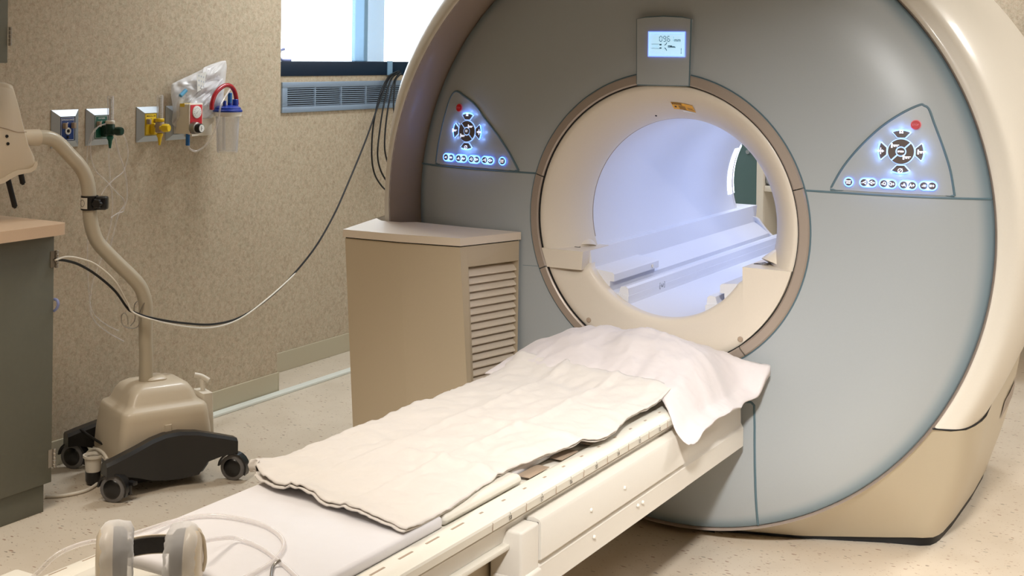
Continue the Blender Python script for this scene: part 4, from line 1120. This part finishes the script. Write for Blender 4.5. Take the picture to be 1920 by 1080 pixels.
# head
hd = NB(); fwd = pdir
A_ = [(-30, 150), (2, 154), (14, 158), (25, 195), (36, 240), (44, 270), (56, 296), (56, 310), (46, 318), (20, 322), (-6, 338), (-40, 346)]
side = pn.normalized()
def hpnt(u, v, d): return atp(u, v) + side * d
for_ring = []
R = []
for d, s_ in ((-.045, .90), (-.040, .97), (-.025, 1), (.025, 1), (.040, .97), (.045, .90)):
    cxy = (0, 245)
    R.append([hpnt(cxy[0] + (u - cxy[0]) * s_, cxy[1] + (v - cxy[1]) * s_, d) for u, v in A_])
loft(hd, R); obj('injector_head', hd, 'cart', ctn, 45)
bm = NB(); L_ = [(54, 303), (50, 311), (42, 315), (20, 317), (6, 324), (-6, 332), (-42, 342), (-42, 351), (-5, 341), (8, 333), (21, 326), (46, 321), (55, 315), (58, 306), (57, 301)]
loft(bm, [[hpnt(u, v, d * .048 / .045) for u, v in L_] for d in (-.046, -.043, .043, .046)]); obj('head_base_lip', bm, 'cart', ctn, 40)
bm = NB(); tube(bm, smoothpath([hpnt(u, v, -.046) for u, v in ((-30, 233), (0, 240), (20, 246), (38, 246))], 5), .0012, 6); obj('head_seam', bm, 'brown', ctn)
for (a, b, r) in (((12, 325), (28, 388), .0085), ((36, 312), (43, 344), .0085)):
    bm = NB(); p, q = atp(*a), atp(*b); cyl(bm, p, q, r, 18); t = (q - p).normalized(); cyl(bm, q, q + t * .004, r * .6, 12); obj('plunger_handle', bm, 'black', ctn)
bm = NB()
for (u, v) in ((1, 254), (3, 268)):
    p = hpnt(u, v, -.0455); lathe(bm, [(.005, 0), (.005, .002), (0, .002)], p, -side, 12)
obj('head_screw', bm, 'dark', ctn)
# clamp
cp = atp(168, 380); bm = NB(); lathe(bm, [(.0245, -.024), (.028, -.023), (.028, .023), (.0245, .024)], cp, (0, 0, 1), 32, False); clm = obj('pole_clamp', bm, 'blackp', ctn, 40)
kx = RT.copy(); kx.z = 0; kx.normalize(); kf = -Vector((FW.x, FW.y, 0)).normalized()
bm = NB(); q0 = cp + kx * .03; mt = Matrix.Translation(q0) @ Matrix(((kx.x, -kf.x, 0, 0), (kx.y, -kf.y, 0, 0), (0, 0, 1, 0), (0, 0, 0, 1)))
box(bm, (-.006, -.02, -.022), (.030, .014, .022), .006, 3, mt); obj('clamp_block', bm, 'blackp', clm, 40)
bm = NB(); R = []
for h, r in ((0, .013), (.004, .016), (.014, .016), (.018, .012)):
    R.append([q0 + kx * .004 + kf * (.020 + h) + (kx * math.cos(2 * PI * k / 36) + Vector((0, 0, 1)) * math.sin(2 * PI * k / 36)) * r * (1 + .12 * math.cos(6 * 2 * PI * k / 36)) for k in range(36)])
loft(bm, R); obj('clamp_knob', bm, 'blackp', clm, 40)
bm = NB(); 
R = [[cp + (kf * math.cos(a) + kx * math.sin(a)) * .0286 + Vector((0, 0, z)) for a in [(-.95 + k * .1) for k in range(11)]] for z in (-.018, .018)]
loft(bm, R, False, False); lb = obj('clamp_label', bm, 'whitep', clm, 40)
bm = NB(); tube(bm, [cp + (kf * math.cos(a) + kx * math.sin(a)) * .0289 + Vector((0, 0, z)) for a, z in [(-.62 + .34 * math.cos(t), .011 * math.sin(t)) for t in [2 * PI * k / 20 for k in range(21)]]], .0006, 5, False); obj('label_ring', bm, 'print', lb)
# wire hook
bm = NB(); H = [atp(u, v) + kf * .026 for u, v in ((279, 561), (272, 570), (266, 585), (265, 605), (258, 612), (246, 612), (234, 606), (232, 590), (238, 584), (243, 592), (244, 606))]
tube(bm, smoothpath(H, 5), .0018, 6); hk = obj('wire_hook', bm, 'chrome', ctn)
bm = NB(); p = atp(279, 561) + kf * .022; lathe(bm, [(.004, 0), (.004, .004), (0, .005)], p, kf, 12); obj('hook_screw', bm, 'dark', ctn)
bm = NB(); H = [atp(u, v) + kf * .028 for u, v in ((262, 562), (257, 568), (256, 580), (258, 590), (256, 600), (249, 608))]; tube(bm, smoothpath(H, 5), .0018, 6); obj('wire_hook', bm, 'chrome', ctn)

# power cord and cream cable around the stand
def xtube(pts, r, m, name, label, cat, n=8):
    bm = NB(); tube(bm, smoothpath(pts, n), r, 10); o = obj(name, bm, m); return tag(o, label, cat)
xtube([CL(-.125, -.160, .105), atz(200, 836, .115), atz(186, 829, .12), atz(166, 816, .13), atz(150, 806, .135), atz(140, 816, .11), atz(128, 836, .06), atz(112, 856, .02), atz(96, 870, .008)], .0045, 'black', 'power_cord', 'black power cord running down from the stand base to the floor', 'cable')
xtube([CL(-.12, -.163, .085), atz(200, 862, .10), atz(193, 849, .11), atz(178, 842, .10), atz(164, 850, .07), atz(162, 864, .04), atz(172, 880, .015), atz(184, 893, .007), atz(184, 905, .006), atz(160, 920, .006), atz(120, 929, .006), atz(85, 931, .006)], .0055, 'whitep', 'cream_cable', 'cream cable looping over the floor beside the black front foot of the stand', 'cable')
xtube([atz(184, 905, .006), atz(178, 880, .006), atz(150, 868, .006), atz(112, 866, .006), atz(80, 872, .006)], .0035, 'brown', 'thin_cable', 'thin tan cable lying on the floor behind the cabinet corner', 'cable')

# ================================================================== long cables
def cable(points, r, m, label):
    return xtube(points, r, m, 'hanging_cable', label, 'cable', 10)
def blend(u, v, x): return atx(u, v, x)
hkp = atp(255, 582) + kf * .03
c1 = [atx(104, 487, -1.725), atx(125, 489, -1.74), atx(150, 497, -1.75), atx(180, 515, -1.76), atx(215, 545, -1.75), hkp + Vector((-.03, 0, .012)), hkp, hkp + Vector((.05, .04, -.022)),
      atx(345, 606, -1.72), atx(400, 608, -1.78), atx(450, 595, -1.85), atx(500, 562, -1.92), atx(545, 520, -2.0), atx(590, 465, -2.07), atx(625, 405, -2.12), atx(652, 345, -2.16), atx(685, 265, -2.2), atx(710, 195, -2.24), atx(728, 150, -2.27), atx(745, 134, -2.29)]
cable(c1, .0042, 'black', 'black cable sagging from the left cabinet through the stand hook up to the sill')
off = [(0, 0, .006)] * 3
c2 = [p.copy() for p in c1[:13]]
d2 = [0, .014, .022, .034, .034, .02, .0, -.004, -.010, -.010, -.003, .004, .0]
c2 = [p + Vector((.006, -.006, d)) for p, d in zip(c2, d2)]
cable(c2 + [atx(556, 507, -2.02)], .0032, 'whitep', 'white cable twisting beside the black cable through the stand hook')
ends = [
    ([(748, 133), (728, 145), (712, 180), (700, 235), (697, 290), (702, 325), (715, 348), (728, 360)], 'black cable loop beside the scanner shell, leftmost of the hanging loops'),
    ([(750, 134), (733, 150), (720, 195), (712, 245), (708, 290), (714, 320), (728, 345)], 'black cable loop close to the scanner shell with the shallower bend'),
    ([(750, 136), (738, 155), (728, 200), (722, 250), (722, 285), (730, 315)], 'black cable hanging between the other loops and the scanner shell'),
    ([(752, 138), (742, 150), (739, 175), (738, 200), (740, 215)], 'short black cable drooping right beside the scanner shell under the sill')]
for k, (pts, lab) in enumerate(ends):
    cable([atx(u, v, -2.285 + .012 * min(i, 4) + k * .004) for i, (u, v) in enumerate(pts)], .0042, 'black', lab)
# purple clip on the sill
bm = NB(); P = [atx(u, v, -2.315) for u, v in ((545, 113), (528, 112), (524, 104), (526, 95), (533, 92))]
tube(bm, smoothpath(P, 5), .006, 8); o = obj('sill_clip', bm, 'purple'); tag(o, 'small lilac hook standing at the left end of the window sill', 'hook')

# ================================================================== WALL OUTLETS
def W(y, z, d): return Vector((XL + d, y, z))
def outlet(yc, m, words, label, clips=True, socket=True):
    t = thing('gas_outlet', W(yc, 1.171, 0), label, 'wall outlet', 'square aluminium gas outlets in a row on the wall')
    bm = NB(); ho, hz, hi, hiz = .0600, .0655, .033, .043
    O = [(-ho, -hz), (ho, -hz), (ho, hz), (-ho, hz)]; I = [(-hi, -hiz), (hi, -hiz), (hi, hiz), (-hi, hiz)]
    v0 = [bm.verts.new(W(yc + a, 1.171 + b, 0)) for a, b in O]; v1 = [bm.verts.new(W(yc + a, 1.171 + b, .003)) for a, b in O]
    v2 = [bm.verts.new(W(yc + a, 1.171 + b, .018)) for a, b in I]; v3 = [bm.verts.new(W(yc + a * .97, 1.171 + b * .97, .014)) for a, b in I]
    for p, q in ((v0, v1), (v1, v2), (v2, v3)):
        for i in range(4): face(bm, (p[i], p[(i + 1) % 4], q[(i + 1) % 4], q[i]))
    face(bm, v3); obj('bevel_frame', bm, 'alu', t, 0)
    bm = NB(); box(bm, (XL + .012, yc - .030, 1.171 - .041), (XL + .017, yc + .030, 1.171 + .041), .001); pl = obj('name_plate', bm, m, t, 30)
    bm = NB(); e = .0012
    for lo, hi_ in (((-.028, -.039), (.028, -.038)), ((-.028, .038), (.028, .039)), ((-.028, -.039), (-.027, .039)), ((.027, -.039), (.028, .039))):
        box(bm, (XL + .017, yc + lo[0], 1.171 + lo[1]), (XL + .0174, yc + hi_[0], 1.171 + hi_[1]))
    pc = 'print' if m == 'yellow' else 'white'
    add_text(bm, words, .0076, lambda a, c: W(yc + a, 1.171 + .031 + c, .0176), .0001)
    add_text(bm, 'o', .010, lambda a, c: W(yc + a, 1.171 + .021 + c, .0176), .0001)
    obj('plate_lettering', bm, pc, pl, 0)
    if clips:
        for sy in (-1, 1):
            bm = NB(); box(bm, (XL + .017, yc + sy * .019 - .005, 1.171 + .001), (XL + .034, yc + sy * .019 + .005, 1.171 + .021), .002); obj('latch_clip', bm, 'brown', t, 30)
    if socket:
        bm = NB(); lathe(bm, [(.012, 0), (.012, .004), (.009, .005), (.006, .003), (.004, -.002)], W(yc, 1.163, .017), (1, 0, 0), 24); obj('socket_ring', bm, 'white', t, 40)
        bm = NB(); lathe(bm, [(.005, 0), (.005, .0045), (0, .0045)], W(yc, 1.163, .018), (1, 0, 0), 16); obj('socket_hole', bm, 'dark', t)
        bm = NB(); box(bm, (XL + .017, yc - .003, 1.137), (XL + .022, yc + .003, 1.146)); obj('keyway', bm, 'dark', t)
    return t
outlet(-.510, 'blue', 'NITROUS OXIDE', 'square aluminium wall outlet with dark blue nitrous oxide plate')
outlet(-.356, 'green', 'OXYGEN', 'square aluminium wall outlet with green oxygen plate behind the green flowmeter', True, False)
outlet(-.114, 'yellow', 'MEDICAL AIR', 'square aluminium wall outlet with yellow medical air plate', True, False)
outlet(.036, 'whitep', 'VACUUM', 'square aluminium wall outlet half hidden behind the plastic bag and regulator', False, False)
def flowmeter(tube_px, body_px, knob_px, noz_px, mb, mk, ms, label, plugy):
    dx = .075
    t0 = atx(tube_px[0], tube_px[1], XL + dx); t1 = atx(tube_px[0], tube_px[2], XL + dx); b = atx(*body_px, XL + dx)
    b.y = t0.y = t1.y = (t0.y + b.y) / 2
    t = thing('flowmeter', (b.x, b.y, b.z), label, 'flowmeter', 'flowmeters plugged into the wall outlets')
    bm = NB(); lathe(bm, [(.0115, 0), (.0115, t0.z - t1.z - .004), (.009, t0.z - t1.z)], t1, (0, 0, 1), 24); obj('gauge_tube', bm, 'clear', t, 40)
    bm = NB(); lathe(bm, [(.0050, 0), (.0050, t0.z - t1.z - .010)], t1, (0, 0, 1), 12)
    obj('inner_tube', bm, 'whitep', t, 40)
    bm = NB()
    d_ = (CAM - t1); d_.z = 0; d_.normalize(); e_ = Vector((-d_.y, d_.x, 0))
    for k in range(15):
        z = t1.z + .008 + k * (t0.z - t1.z - .016) / 14; p = Vector((t1.x, t1.y, z)) + Vector((1, -.0, 0)) * .0052
        q = [p - Vector((0, .005, 0)), p + Vector((0, .005, 0)), p + Vector((0, .005, .0016)), p + Vector((0, -.005, .0016))]
        face(bm, [bm.verts.new(x) for x in q])
    obj('scale_marks', bm, 'print', t, 0)
    bm = NB(); lathe(bm, [(.015, 0), (.016, .002), (.016, .010), (.014, .012)], t1 - Vector((0, 0, .006)), (0, 0, 1), 24); obj('collar', bm, 'whitep' if mb == 'dgreen' else mb, t, 40)
    bm = NB(); lathe(bm, [(.013, -.022), (.0165, -.018), (.0165, .014), (.014, .018)], b, (0, 0, 1), 24); cyl(bm, b, Vector((XL + .035, plugy, b.z + .002)), .007, 12); obj('valve_body', bm, ms, t, 40)
    k = atx(*knob_px, XL + dx + .035); bm = NB(); n_ = Vector((1, .25, 0)).normalized()
    R = []
    for h, r in ((-.020, .007), (-.008, .008), (-.008, .014), (.0, .0155), (.014, .0145), (.018, .012)):
        R.append([k + n_ * h + (Vector((-n_.y, n_.x, 0)) * math.cos(2 * PI * i / 40) + Vector((0, 0, 1)) * math.sin(2 * PI * i / 40)) * r * (1 + (.04 * math.cos(10 * 2 * PI * i / 40) if r > .012 else 0)) for i in range(40)])
    loft(bm, R); obj('knob', bm, mk, t, 40)
    bm = NB(); lathe(bm, [(.008, .006), (.012, .002), (.012, -.004), (.010, -.008), (.007, -.014), (.0065, -.022), (.005, -.030), (.0035, -.040)], Vector((b.x, b.y, b.z - .028)), (0, 0, 1), 20); obj('nozzle', bm, mk if mb != 'dgreen' else 'green', t, 40)
    bm = NB(); box(bm, (XL + .017, plugy - .010, b.z - .030), (XL + .040, plugy + .010, b.z + .012), .004, 3); obj('wall_plug', bm, mb, t, 40)
    return b
gB = flowmeter((206, 180, 229), (208, 242), (221, 246), (204, 262), 'dgreen', 'dgreen', 'dgreen', 'dark green oxygen flowmeter with clear scale tube plugged in beside green plate', -.352)
flowmeter((301, 178, 225), (299, 238), (309, 240), (298, 258), 'yellow', 'yellow', 'brown', 'yellow and brass air flowmeter with clear scale tube beside the yellow plate', -.110)
# clear oxygen tubing hanging in loops
def walltube(pts, r, label, x=XL + .03):
    bm = NB(); tube(bm, smoothpath([atx(u, v, x) for u, v in pts], 8), r, 8); o = obj('oxygen_tubing', bm, 'tube'); tag(o, label, 'tubing', 'clear tubing hanging under the green flowmeter'); return o
walltube([(204, 272), (204, 300), (207, 340), (211, 380), (208, 420), (200, 450), (190, 485), (175, 525), (169, 560), (170, 585), (180, 605), (205, 625), (232, 640)], .0022, 'clear tube dropping straight from the green nozzle to its lowest free end', XL + .055)
walltube([(200, 233), (184, 238), (172, 258), (170, 290), (180, 320), (200, 340), (218, 360), (232, 375), (232, 395), (220, 400), (208, 408)], .002, 'clear tube arching left off the green flowmeter and crossing back right', XL + .065)
walltube([(201, 231), (180, 240), (168, 262), (163, 300), (165, 420), (164, 470), (166, 540), (172, 580), (185, 598), (205, 612), (222, 620)], .0018, 'clear tube hanging furthest left, passing behind the bent pole', XL + .045)
walltube([(226, 245), (236, 262), (240, 290), (232, 320), (215, 335), (200, 350), (190, 365)], .002, 'clear tube looping right of the green knob and back left', XL + .06)
walltube([(216, 258), (222, 285), (232, 315), (238, 350), (236, 380), (222, 402), (212, 440), (205, 470)], .0028, 'thicker clear tube slanting down right from behind the green flowmeter', XL + .05)

# suction regulator
ry = (.055, .135)
sr = thing('suction_regulator', W(.1, 1.18, 0), 'cream suction regulator with red face, round gauge and black knob', 'regulator')
bm = NB()
f0 = atx(379, 195, XL + .105); f1 = atx(356, 251, XL + .105); FX = XL + .105
box(bm, (XL + .035, f1.y - .004, f1.z - .002), (FX - .004, f0.y + .004, f0.z + .002), .006, 3); body = obj('housing', bm, 'whitep', sr, 40)
bm = NB(); box(bm, (FX - .006, f1.y - .005, f1.z - .003), (FX, f0.y + .005, f0.z + .003), .003, 3); obj('face_trim', bm, 'whitep', sr, 40)
bm = NB(); box(bm, (FX - .002, f1.y, f1.z + .002), (FX + .002, f0.y, f0.z - .002), .002, 2); obj('red_face', bm, 'red', sr, 40)
g = atx(368, 210, FX); g.x = FX
bm = NB(); lathe(bm, [(.0235, 0), (.0235, .005), (.021, .006), (0, .006)], g, (1, 0, 0), 32); gg = obj('gauge', bm, 'white', sr, 40)
bm = NB()
for k in range(11):
    a = math.radians(-45 + 27 * k); d = Vector((0, math.cos(a), math.sin(a))); n2 = Vector((0, -d.z, d.y)) * .0006; p = g + Vector((.0064, 0, 0)); face(bm, [bm.verts.new(x) for x in (p + d * .014 - n2, p + d * .018 - n2, p + d * .018 + n2, p + d * .014 + n2)])
p = g + Vector((.0066, 0, 0)); d = Vector((0, .7, .7)); n2 = Vector((0, -.7, .7)) * .0009; face(bm, [bm.verts.new(x) for x in (p - d * .008 - n2, p + d * .014, p - d * .008 + n2)])
obj('gauge_marks', bm, 'print', gg, 0)
kn = atx(365, 240, FX + .01); kn.x = FX; 
bm = NB(); lathe(bm, [(.022, 0), (.0235, .003), (.0225, .022), (.019, .024)], kn, (1, .05, 0), 36); obj('knob_base', bm, 'chrome', sr, 40)
bm = NB(); lathe(bm, [(.017, .022), (.018, .026), (.018, .040), (.0165, .043), (.014, .043)], kn, (1, .05, 0), 36); kb = obj('knob', bm, 'blackp', sr, 40)
bm = NB(); lathe(bm, [(.0145, .0432), (.0145, .0440), (0, .0440)], kn, (1, .05, 0), 28); obj('knob_label', bm, 'white', kb)
bm = NB(); p = kn + Vector((.0448, .002, 0)); box(bm, (p.x, p.y - .0035, p.z - .008), (p.x + .0006, p.y - .0022, p.z + .008)); box(bm, (p.x, p.y + .001, p.z - .001), (p.x + .0006, p.y + .003, p.z + .001)); obj('knob_mark', bm, 'print', kb)
bm = NB(); yl = Vector((XL + .06, f1.y + .004, f0.z + .0024)); box(bm, (XL + .058, f1.y + .008, f0.z + .0018), (XL + .08, f1.y + .030, f0.z + .003)); box(bm, (XL + .058, f1.y - .0052, f0.z - .010), (XL + .08, f1.y - .0036, f0.z + .0024)); obj('yellow_sticker', bm, 'yellow', sr)
bc = atx(352, 262, XL + .09); bm = NB(); cyl(bm, bc + Vector((0, 0, .022)), bc + Vector((0, 0, .04)), .005, 12); obj('outlet_stem', bm, 'chrome', sr); bm = NB(); cyl(bm, bc + Vector((0, 0, -.022)), bc + Vector((0, 0, .022)), .0078, 16); obj('hose_cuff', bm, 'bluec', sr, 40)
# canister
cc = atx(427, 213, XL + .10); cn = thing('suction_canister', (cc.x, cc.y, cc.z - .15), 'clear suction canister with blue lid and red hose on the wall', 'canister')
zt = cc.z; zb_ = atx(425, 286, XL + .10).z; H_ = zt - zb_
bm = NB(); lathe(bm, [(.038, 0), (.041, .004), (.0465, H_ - .004), (.0475, H_), (.0455, H_), (.0445, H_ - .006), (.039, .007), (.0, .006)], Vector((cc.x, cc.y, zb_)), (0, 0, 1), 40, False); obj('clear_jar', bm, 'clear', cn, 40)
bm = NB(); lathe(bm, [(.0475, -.006), (.053, -.005), (.054, .012), (.051, .016)], Vector((cc.x, cc.y, zt - .004)), (0, 0, 1), 40); obj('jar_collar', bm, 'whitep', cn, 40)
bm = NB(); lathe(bm, [(.052, .010), (.057, .012), (.057, .018), (.052, .021), (.05, .028), (.04, .034), (.025, .037), (0, .038)], Vector((cc.x, cc.y, zt - .004)), (0, 0, 1), 40); ld = obj('lid', bm, 'bluep', cn, 40)
top = Vector((cc.x, cc.y, zt + .03))
bm = NB()
for dy, r, h in ((-.030, .007, .022), (.0, .009, .014), (.032, .012, .026)):
    cyl(bm, top + Vector((.01, dy, -.004)), top + Vector((.01, dy, h)), r, 18)
obj('lid_ports', bm, 'bluep', ld, 40)
bm = NB(); cyl(bm, top + Vector((.01, .0, .01)), top + Vector((.01, .0, .052)), .0085, 16); obj('hose_cuff', bm, 'bluec', ld, 40)
bm = NB(); tube(bm, smoothpath([atx(u, v, XL + .105) for u, v in ((397, 206), (398, 192), (405, 174), (420, 161), (433, 162), (441, 175), (444, 196))], 8), .0088, 16); obj('red_hose', bm, 'redhose', cn)
bm = NB(); box(bm, (cc.x - .035, cc.y - .06, zb_ + .045), (cc.x - .035, cc.y - .06, zb_ + .045) , 0) if False else tube(bm, [Vector((cc.x - .01, cc.y - .008, zb_ + .01)), Vector((cc.x - .01, cc.y - .012, zt - .005))], .006, 10); obj('inner_filter', bm, 'clearw', cn)
bm = NB(); tube(bm, smoothpath([top + Vector((.01, 0, .05)), top + Vector((.012, -.004, .064)), top + Vector((.02, -.016, .06)), atx(415, 195, XL + .15), atx(409, 225, XL + .15), atx(400, 250, XL + .14), atx(388, 270, XL + .12), atx(370, 283, XL + .1), atx(357, 280, XL + .09), bc + Vector((0, 0, -.018))], 8), .0035, 10)
o = obj('suction_tube', bm, 'tube'); tag(o, 'clear tube curving from the canister lid down to the blue cuff', 'tubing')
# white bracket under the canister
bm = NB(); box(bm, (XL, f0.y + .005, 1.116), (XL + .02, cc.y - .0, 1.20), .003); prism(bm, [(f0.y + .0, 1.185), (cc.y - .03, 1.185), (cc.y - .03, 1.17), (f0.y + .03, 1.12), (f0.y + .0, 1.12)], lambda a, c: Vector((XL + .02, a, c)), lambda a, c: Vector((XL + .055, a, c)))
o = obj('canister_bracket', bm, 'whitep', None, 30); tag(o, 'white wall bracket between the red-faced regulator and the canister', 'bracket')
# packaged tubing bag hanging
bgy = thing('supply_bag', atx(330, 235, XL + .03), 'tilted clear bag of packed tubing with blue printed strip on the wall', 'bag')
ol = [(321, 157), (340, 148), (360, 139), (380, 129), (382, 126), (396, 120), (415, 114), (424, 113), (426, 125), (422, 160), (418, 195), (405, 215), (385, 232), (360, 240), (330, 240), (321, 233), (324, 205), (320, 180)]
def bagsurf(ol, d0, amp, m, name, seed, par):
    bm = NB(); c = (sum(p[0] for p in ol) / len(ol), sum(p[1] for p in ol) / len(ol)); rings = []; fr = [1, .97, .92, .85, .77, .68, .58, .48, .38, .28, .18, .08]
    o2 = []
    for a_, b_ in zip(ol, ol[1:] + ol[:1]):
        for q in range(4): o2.append((a_[0] + (b_[0] - a_[0]) * q / 4, a_[1] + (b_[1] - a_[1]) * q / 4))
    ol = o2; back = []
    for k, f in enumerate(fr):
        ring = []
        for (u, v) in ol:
            uu = c[0] + (u - c[0]) * f; vv = c[1] + (v - c[1]) * f
            h = amp * (1 - f ** 2) ** .5 + .018 * noise.noise(Vector((uu * .07 + seed, vv * .07, 0))) * (1 - f ** 6) + .011 * noise.noise(Vector(((uu + vv) * .13 + seed, (vv - uu) * .05, 3))) + .004 * noise.noise(Vector((uu * .3, vv * .3, 5))) * (1 if f < .98 else 0)
            ring.append(atx(uu, vv, XL + d0 + max(0, h)))
        rings.append(ring)
    rings2 = [[atx(c[0] + (u - c[0]) * f, c[1] + (v - c[1]) * f, XL + d0 - .004) for u, v in ol] for f in (.5, .98)]
    loft(bm, rings2 + rings, True, True); return obj(name, bm, m, par, 180, sub=1)
bagsurf(ol, .022, .045, 'clearw', 'bag_film', 1.3, bgy)
ol2 = [(352, 195), (385, 172), (418, 145), (421, 160), (417, 195), (405, 213), (385, 222), (362, 222), (348, 212)]
bagsurf(ol2, .055, .025, 'clearw', 'bag_film', 5.1, bgy)
for k in range(3):
    bm = NB(); tube(bm, smoothpath([atx(u, v, XL + .052) for u, v in ((342 - k * 3, 185 + 2 * k), (358, 165 + k * 5), (380, 148 + k * 5), (402, 140 + 4 * k), (412, 150 + k * 2), (405, 168 + k), (385, 185 + k * 3), (365, 200))], 6), .0035, 8); obj('coiled_tube', bm, 'clear', bgy)
bm = NB(); cyl(bm, atx(338, 180, XL + .065), atx(349, 169, XL + .065), .0075, 14); obj('connector', bm, mat('sky_blue_connector', srgb(90, 165, 205), .4), bgy, 40)
st = [(371, 136), (388, 137), (384, 168), (371, 172), (376, 152)]
st = [(369, 139), (387, 135), (382, 166), (370, 172)]
bm = NB(); face(bm, [bm.verts.new(atx(u, v, XL + .075)) for u, v in st]); strip = obj('printed_strip', bm, 'white', bgy, 0, solid=.001)
bm = NB()
for k in range(9):
    u, v = 373 + (k % 3) * 4.4, 142 + (k // 3) * 9 + (k % 3) * 1.5; add_text(bm, '2', .008, lambda a, c: atx(u, v, XL + .0762) + Vector((0, a, c)), .0002)
obj('strip_print', bm, 'bluec', strip, 0)

# ================================================================== BEHIND THE SCANNER (seen through the bore)
su = thing('shelf_unit', (-.3, 3.0, 0), 'white open shelf unit with teal back seen through the bore', 'shelf')
for x in (-.62, .45):
    bm = NB(); box(bm, (x - .018, 2.55, 0), (x + .018, 3.1, 1.5), .003); obj('side_panel', bm, 'whitep', su)
for z in (.30, .806, 1.30):
    bm = NB(); box(bm, (-.602, 2.56, z - .014), (.432, 3.1, z + .014), .003); obj('shelf_board', bm, 'whitep', su)
bm = NB(); box(bm, (-.602, 3.08, .0), (.432, 3.1, 1.5)); obj('back_panel', bm, 'teal', su)
bm = NB(); box(bm, (-.595, 2.64, .822), (-.2, 2.9, 1.12), .004); o = obj('storage_box', bm, 'red'); tag(o, 'red box on the white shelf seen through the scanner bore', 'box')
bm = NB(); lathe(bm, [(.02, 0), (.03, .003), (.03, .28), (.02, .283)], (-.598, 2.60, .852), (1, 0, 0), 20); o = obj('paper_roll', bm, 'alu', None, 40); tag(o, 'grey roll lying on the shelf in front of the red box', 'roll')
cu = thing('rear_cabinet', (-1.3, 3.0, 0), 'tall dull teal cabinet left of the shelf, seen through the bore', 'cabinet')
bm = NB(); box(bm, (-1.9, 2.9, .02), (-.70, YB - .02, 1.9), .004); obj('body', bm, 'teal', cu)
bm = NB(); box(bm, (-1.29, 2.885, .06), (-.72, 2.899, 1.85), .003); dd = obj('door', bm, 'teal', cu)
bm = NB(); lathe(bm, [(.012, 0), (.014, .01), (.01, .02)], (-.80, 2.886, .96), (0, -1, 0), 16); obj('knob', bm, 'alu', dd)

# ================================================================== CEILING LAMPS
def lamp(x, y, sx, sy, power, col, label, spread=PI, tilt=(0, 0, 0)):
    t = thing('ceiling_lamp', (x, y, ZC), label, 'ceiling lamp', 'recessed lamps in the ceiling')
    bm = NB()
    for lo, hi in (((-sx / 2 - .03, -sy / 2 - .03), (sx / 2 + .03, -sy / 2)), ((-sx / 2 - .03, sy / 2), (sx / 2 + .03, sy / 2 + .03)), ((-sx / 2 - .03, -sy / 2), (-sx / 2, sy / 2)), ((sx / 2, -sy / 2), (sx / 2 + .03, sy / 2))):
        box(bm, (x + lo[0], y + lo[1], ZC - .012), (x + hi[0], y + hi[1], ZC), .002)
    obj('lamp_frame', bm, 'whitep', t)
    ld_ = bpy.data.lights.new('lamp_light', 'AREA'); ld_.shape = 'RECTANGLE'; ld_.size = sx; ld_.size_y = sy; ld_.energy = power; ld_.color = col; ld_.spread = spread
    lo_ = bpy.data.objects.new('lamp_light', ld_); COL.objects.link(lo_); lo_.location = (x, y, ZC - .02); lo_.rotation_euler = tilt
    return lo_
WARM = (1, .90, .77)
SP = math.radians(118)
lamp(1.0, -1.1, .16, .16, 4.5, (1, .97, .92), 'small bright recessed lamp above the right side of the table', math.radians(100))
lamp(-.9, -2.1, .6, 1.2, 22, WARM, 'long recessed lamp above the floor left of the table', math.radians(100))
lamp(2.25, .7, .6, 1.2, 47, (1, .98, .94), 'long added lamp above the right of the scanner', math.radians(150))  # unseen lamp added to whiten the right side of the shell
lamp(1.2, -3.3, .6, 1.2, 8, WARM, 'long recessed lamp above the foot of the room', SP)
lamp(-1.45, .75, .3, 1.0, 18, (.92, .97, 1), 'narrow recessed lamp between the scanner and the window', SP)
lamp(.1, 2.6, .6, .9, 28, (.95, .97, 1), 'recessed lamp behind the scanner', PI)
d_ = Vector((.55, .0, .0)) - Vector((1.5, -3.4, 2.73))
sp = lamp(1.5, -3.4, .25, .25, 20, (1, .98, .95), 'square tilted added spot above the right front of the room', math.radians(43), d_.to_track_quat('-Z', 'Y').to_euler())  # unseen spot added and aimed to brighten the lower scanner front

# bore light : cool lamps inside the bore roof, behind the top of the mouth
for y, e in ((.35, 1.0), (.95, 1.8)):
    l = bpy.data.lights.new('bore_light', 'AREA'); l.shape = 'RECTANGLE'; l.size = .10; l.size_y = .3; l.energy = e; l.color = (.52, .64, 1)
    o = bpy.data.objects.new('bore_light', l); COL.objects.link(o); o.location = (0.02, y, CZ + .295)

# world: bright overcast daylight through the window
w = bpy.data.worlds.new('world'); sc.world = w; w.use_nodes = True
bg = w.node_tree.nodes['Background']; bg.inputs[0].default_value = (.78, .90, 1, 1); bg.inputs[1].default_value = 6.0

vs = sc.view_settings; vs.view_transform = 'Standard'; vs.look = 'None'; vs.exposure = 0; vs.gamma = 1; vs.use_curve_mapping = False
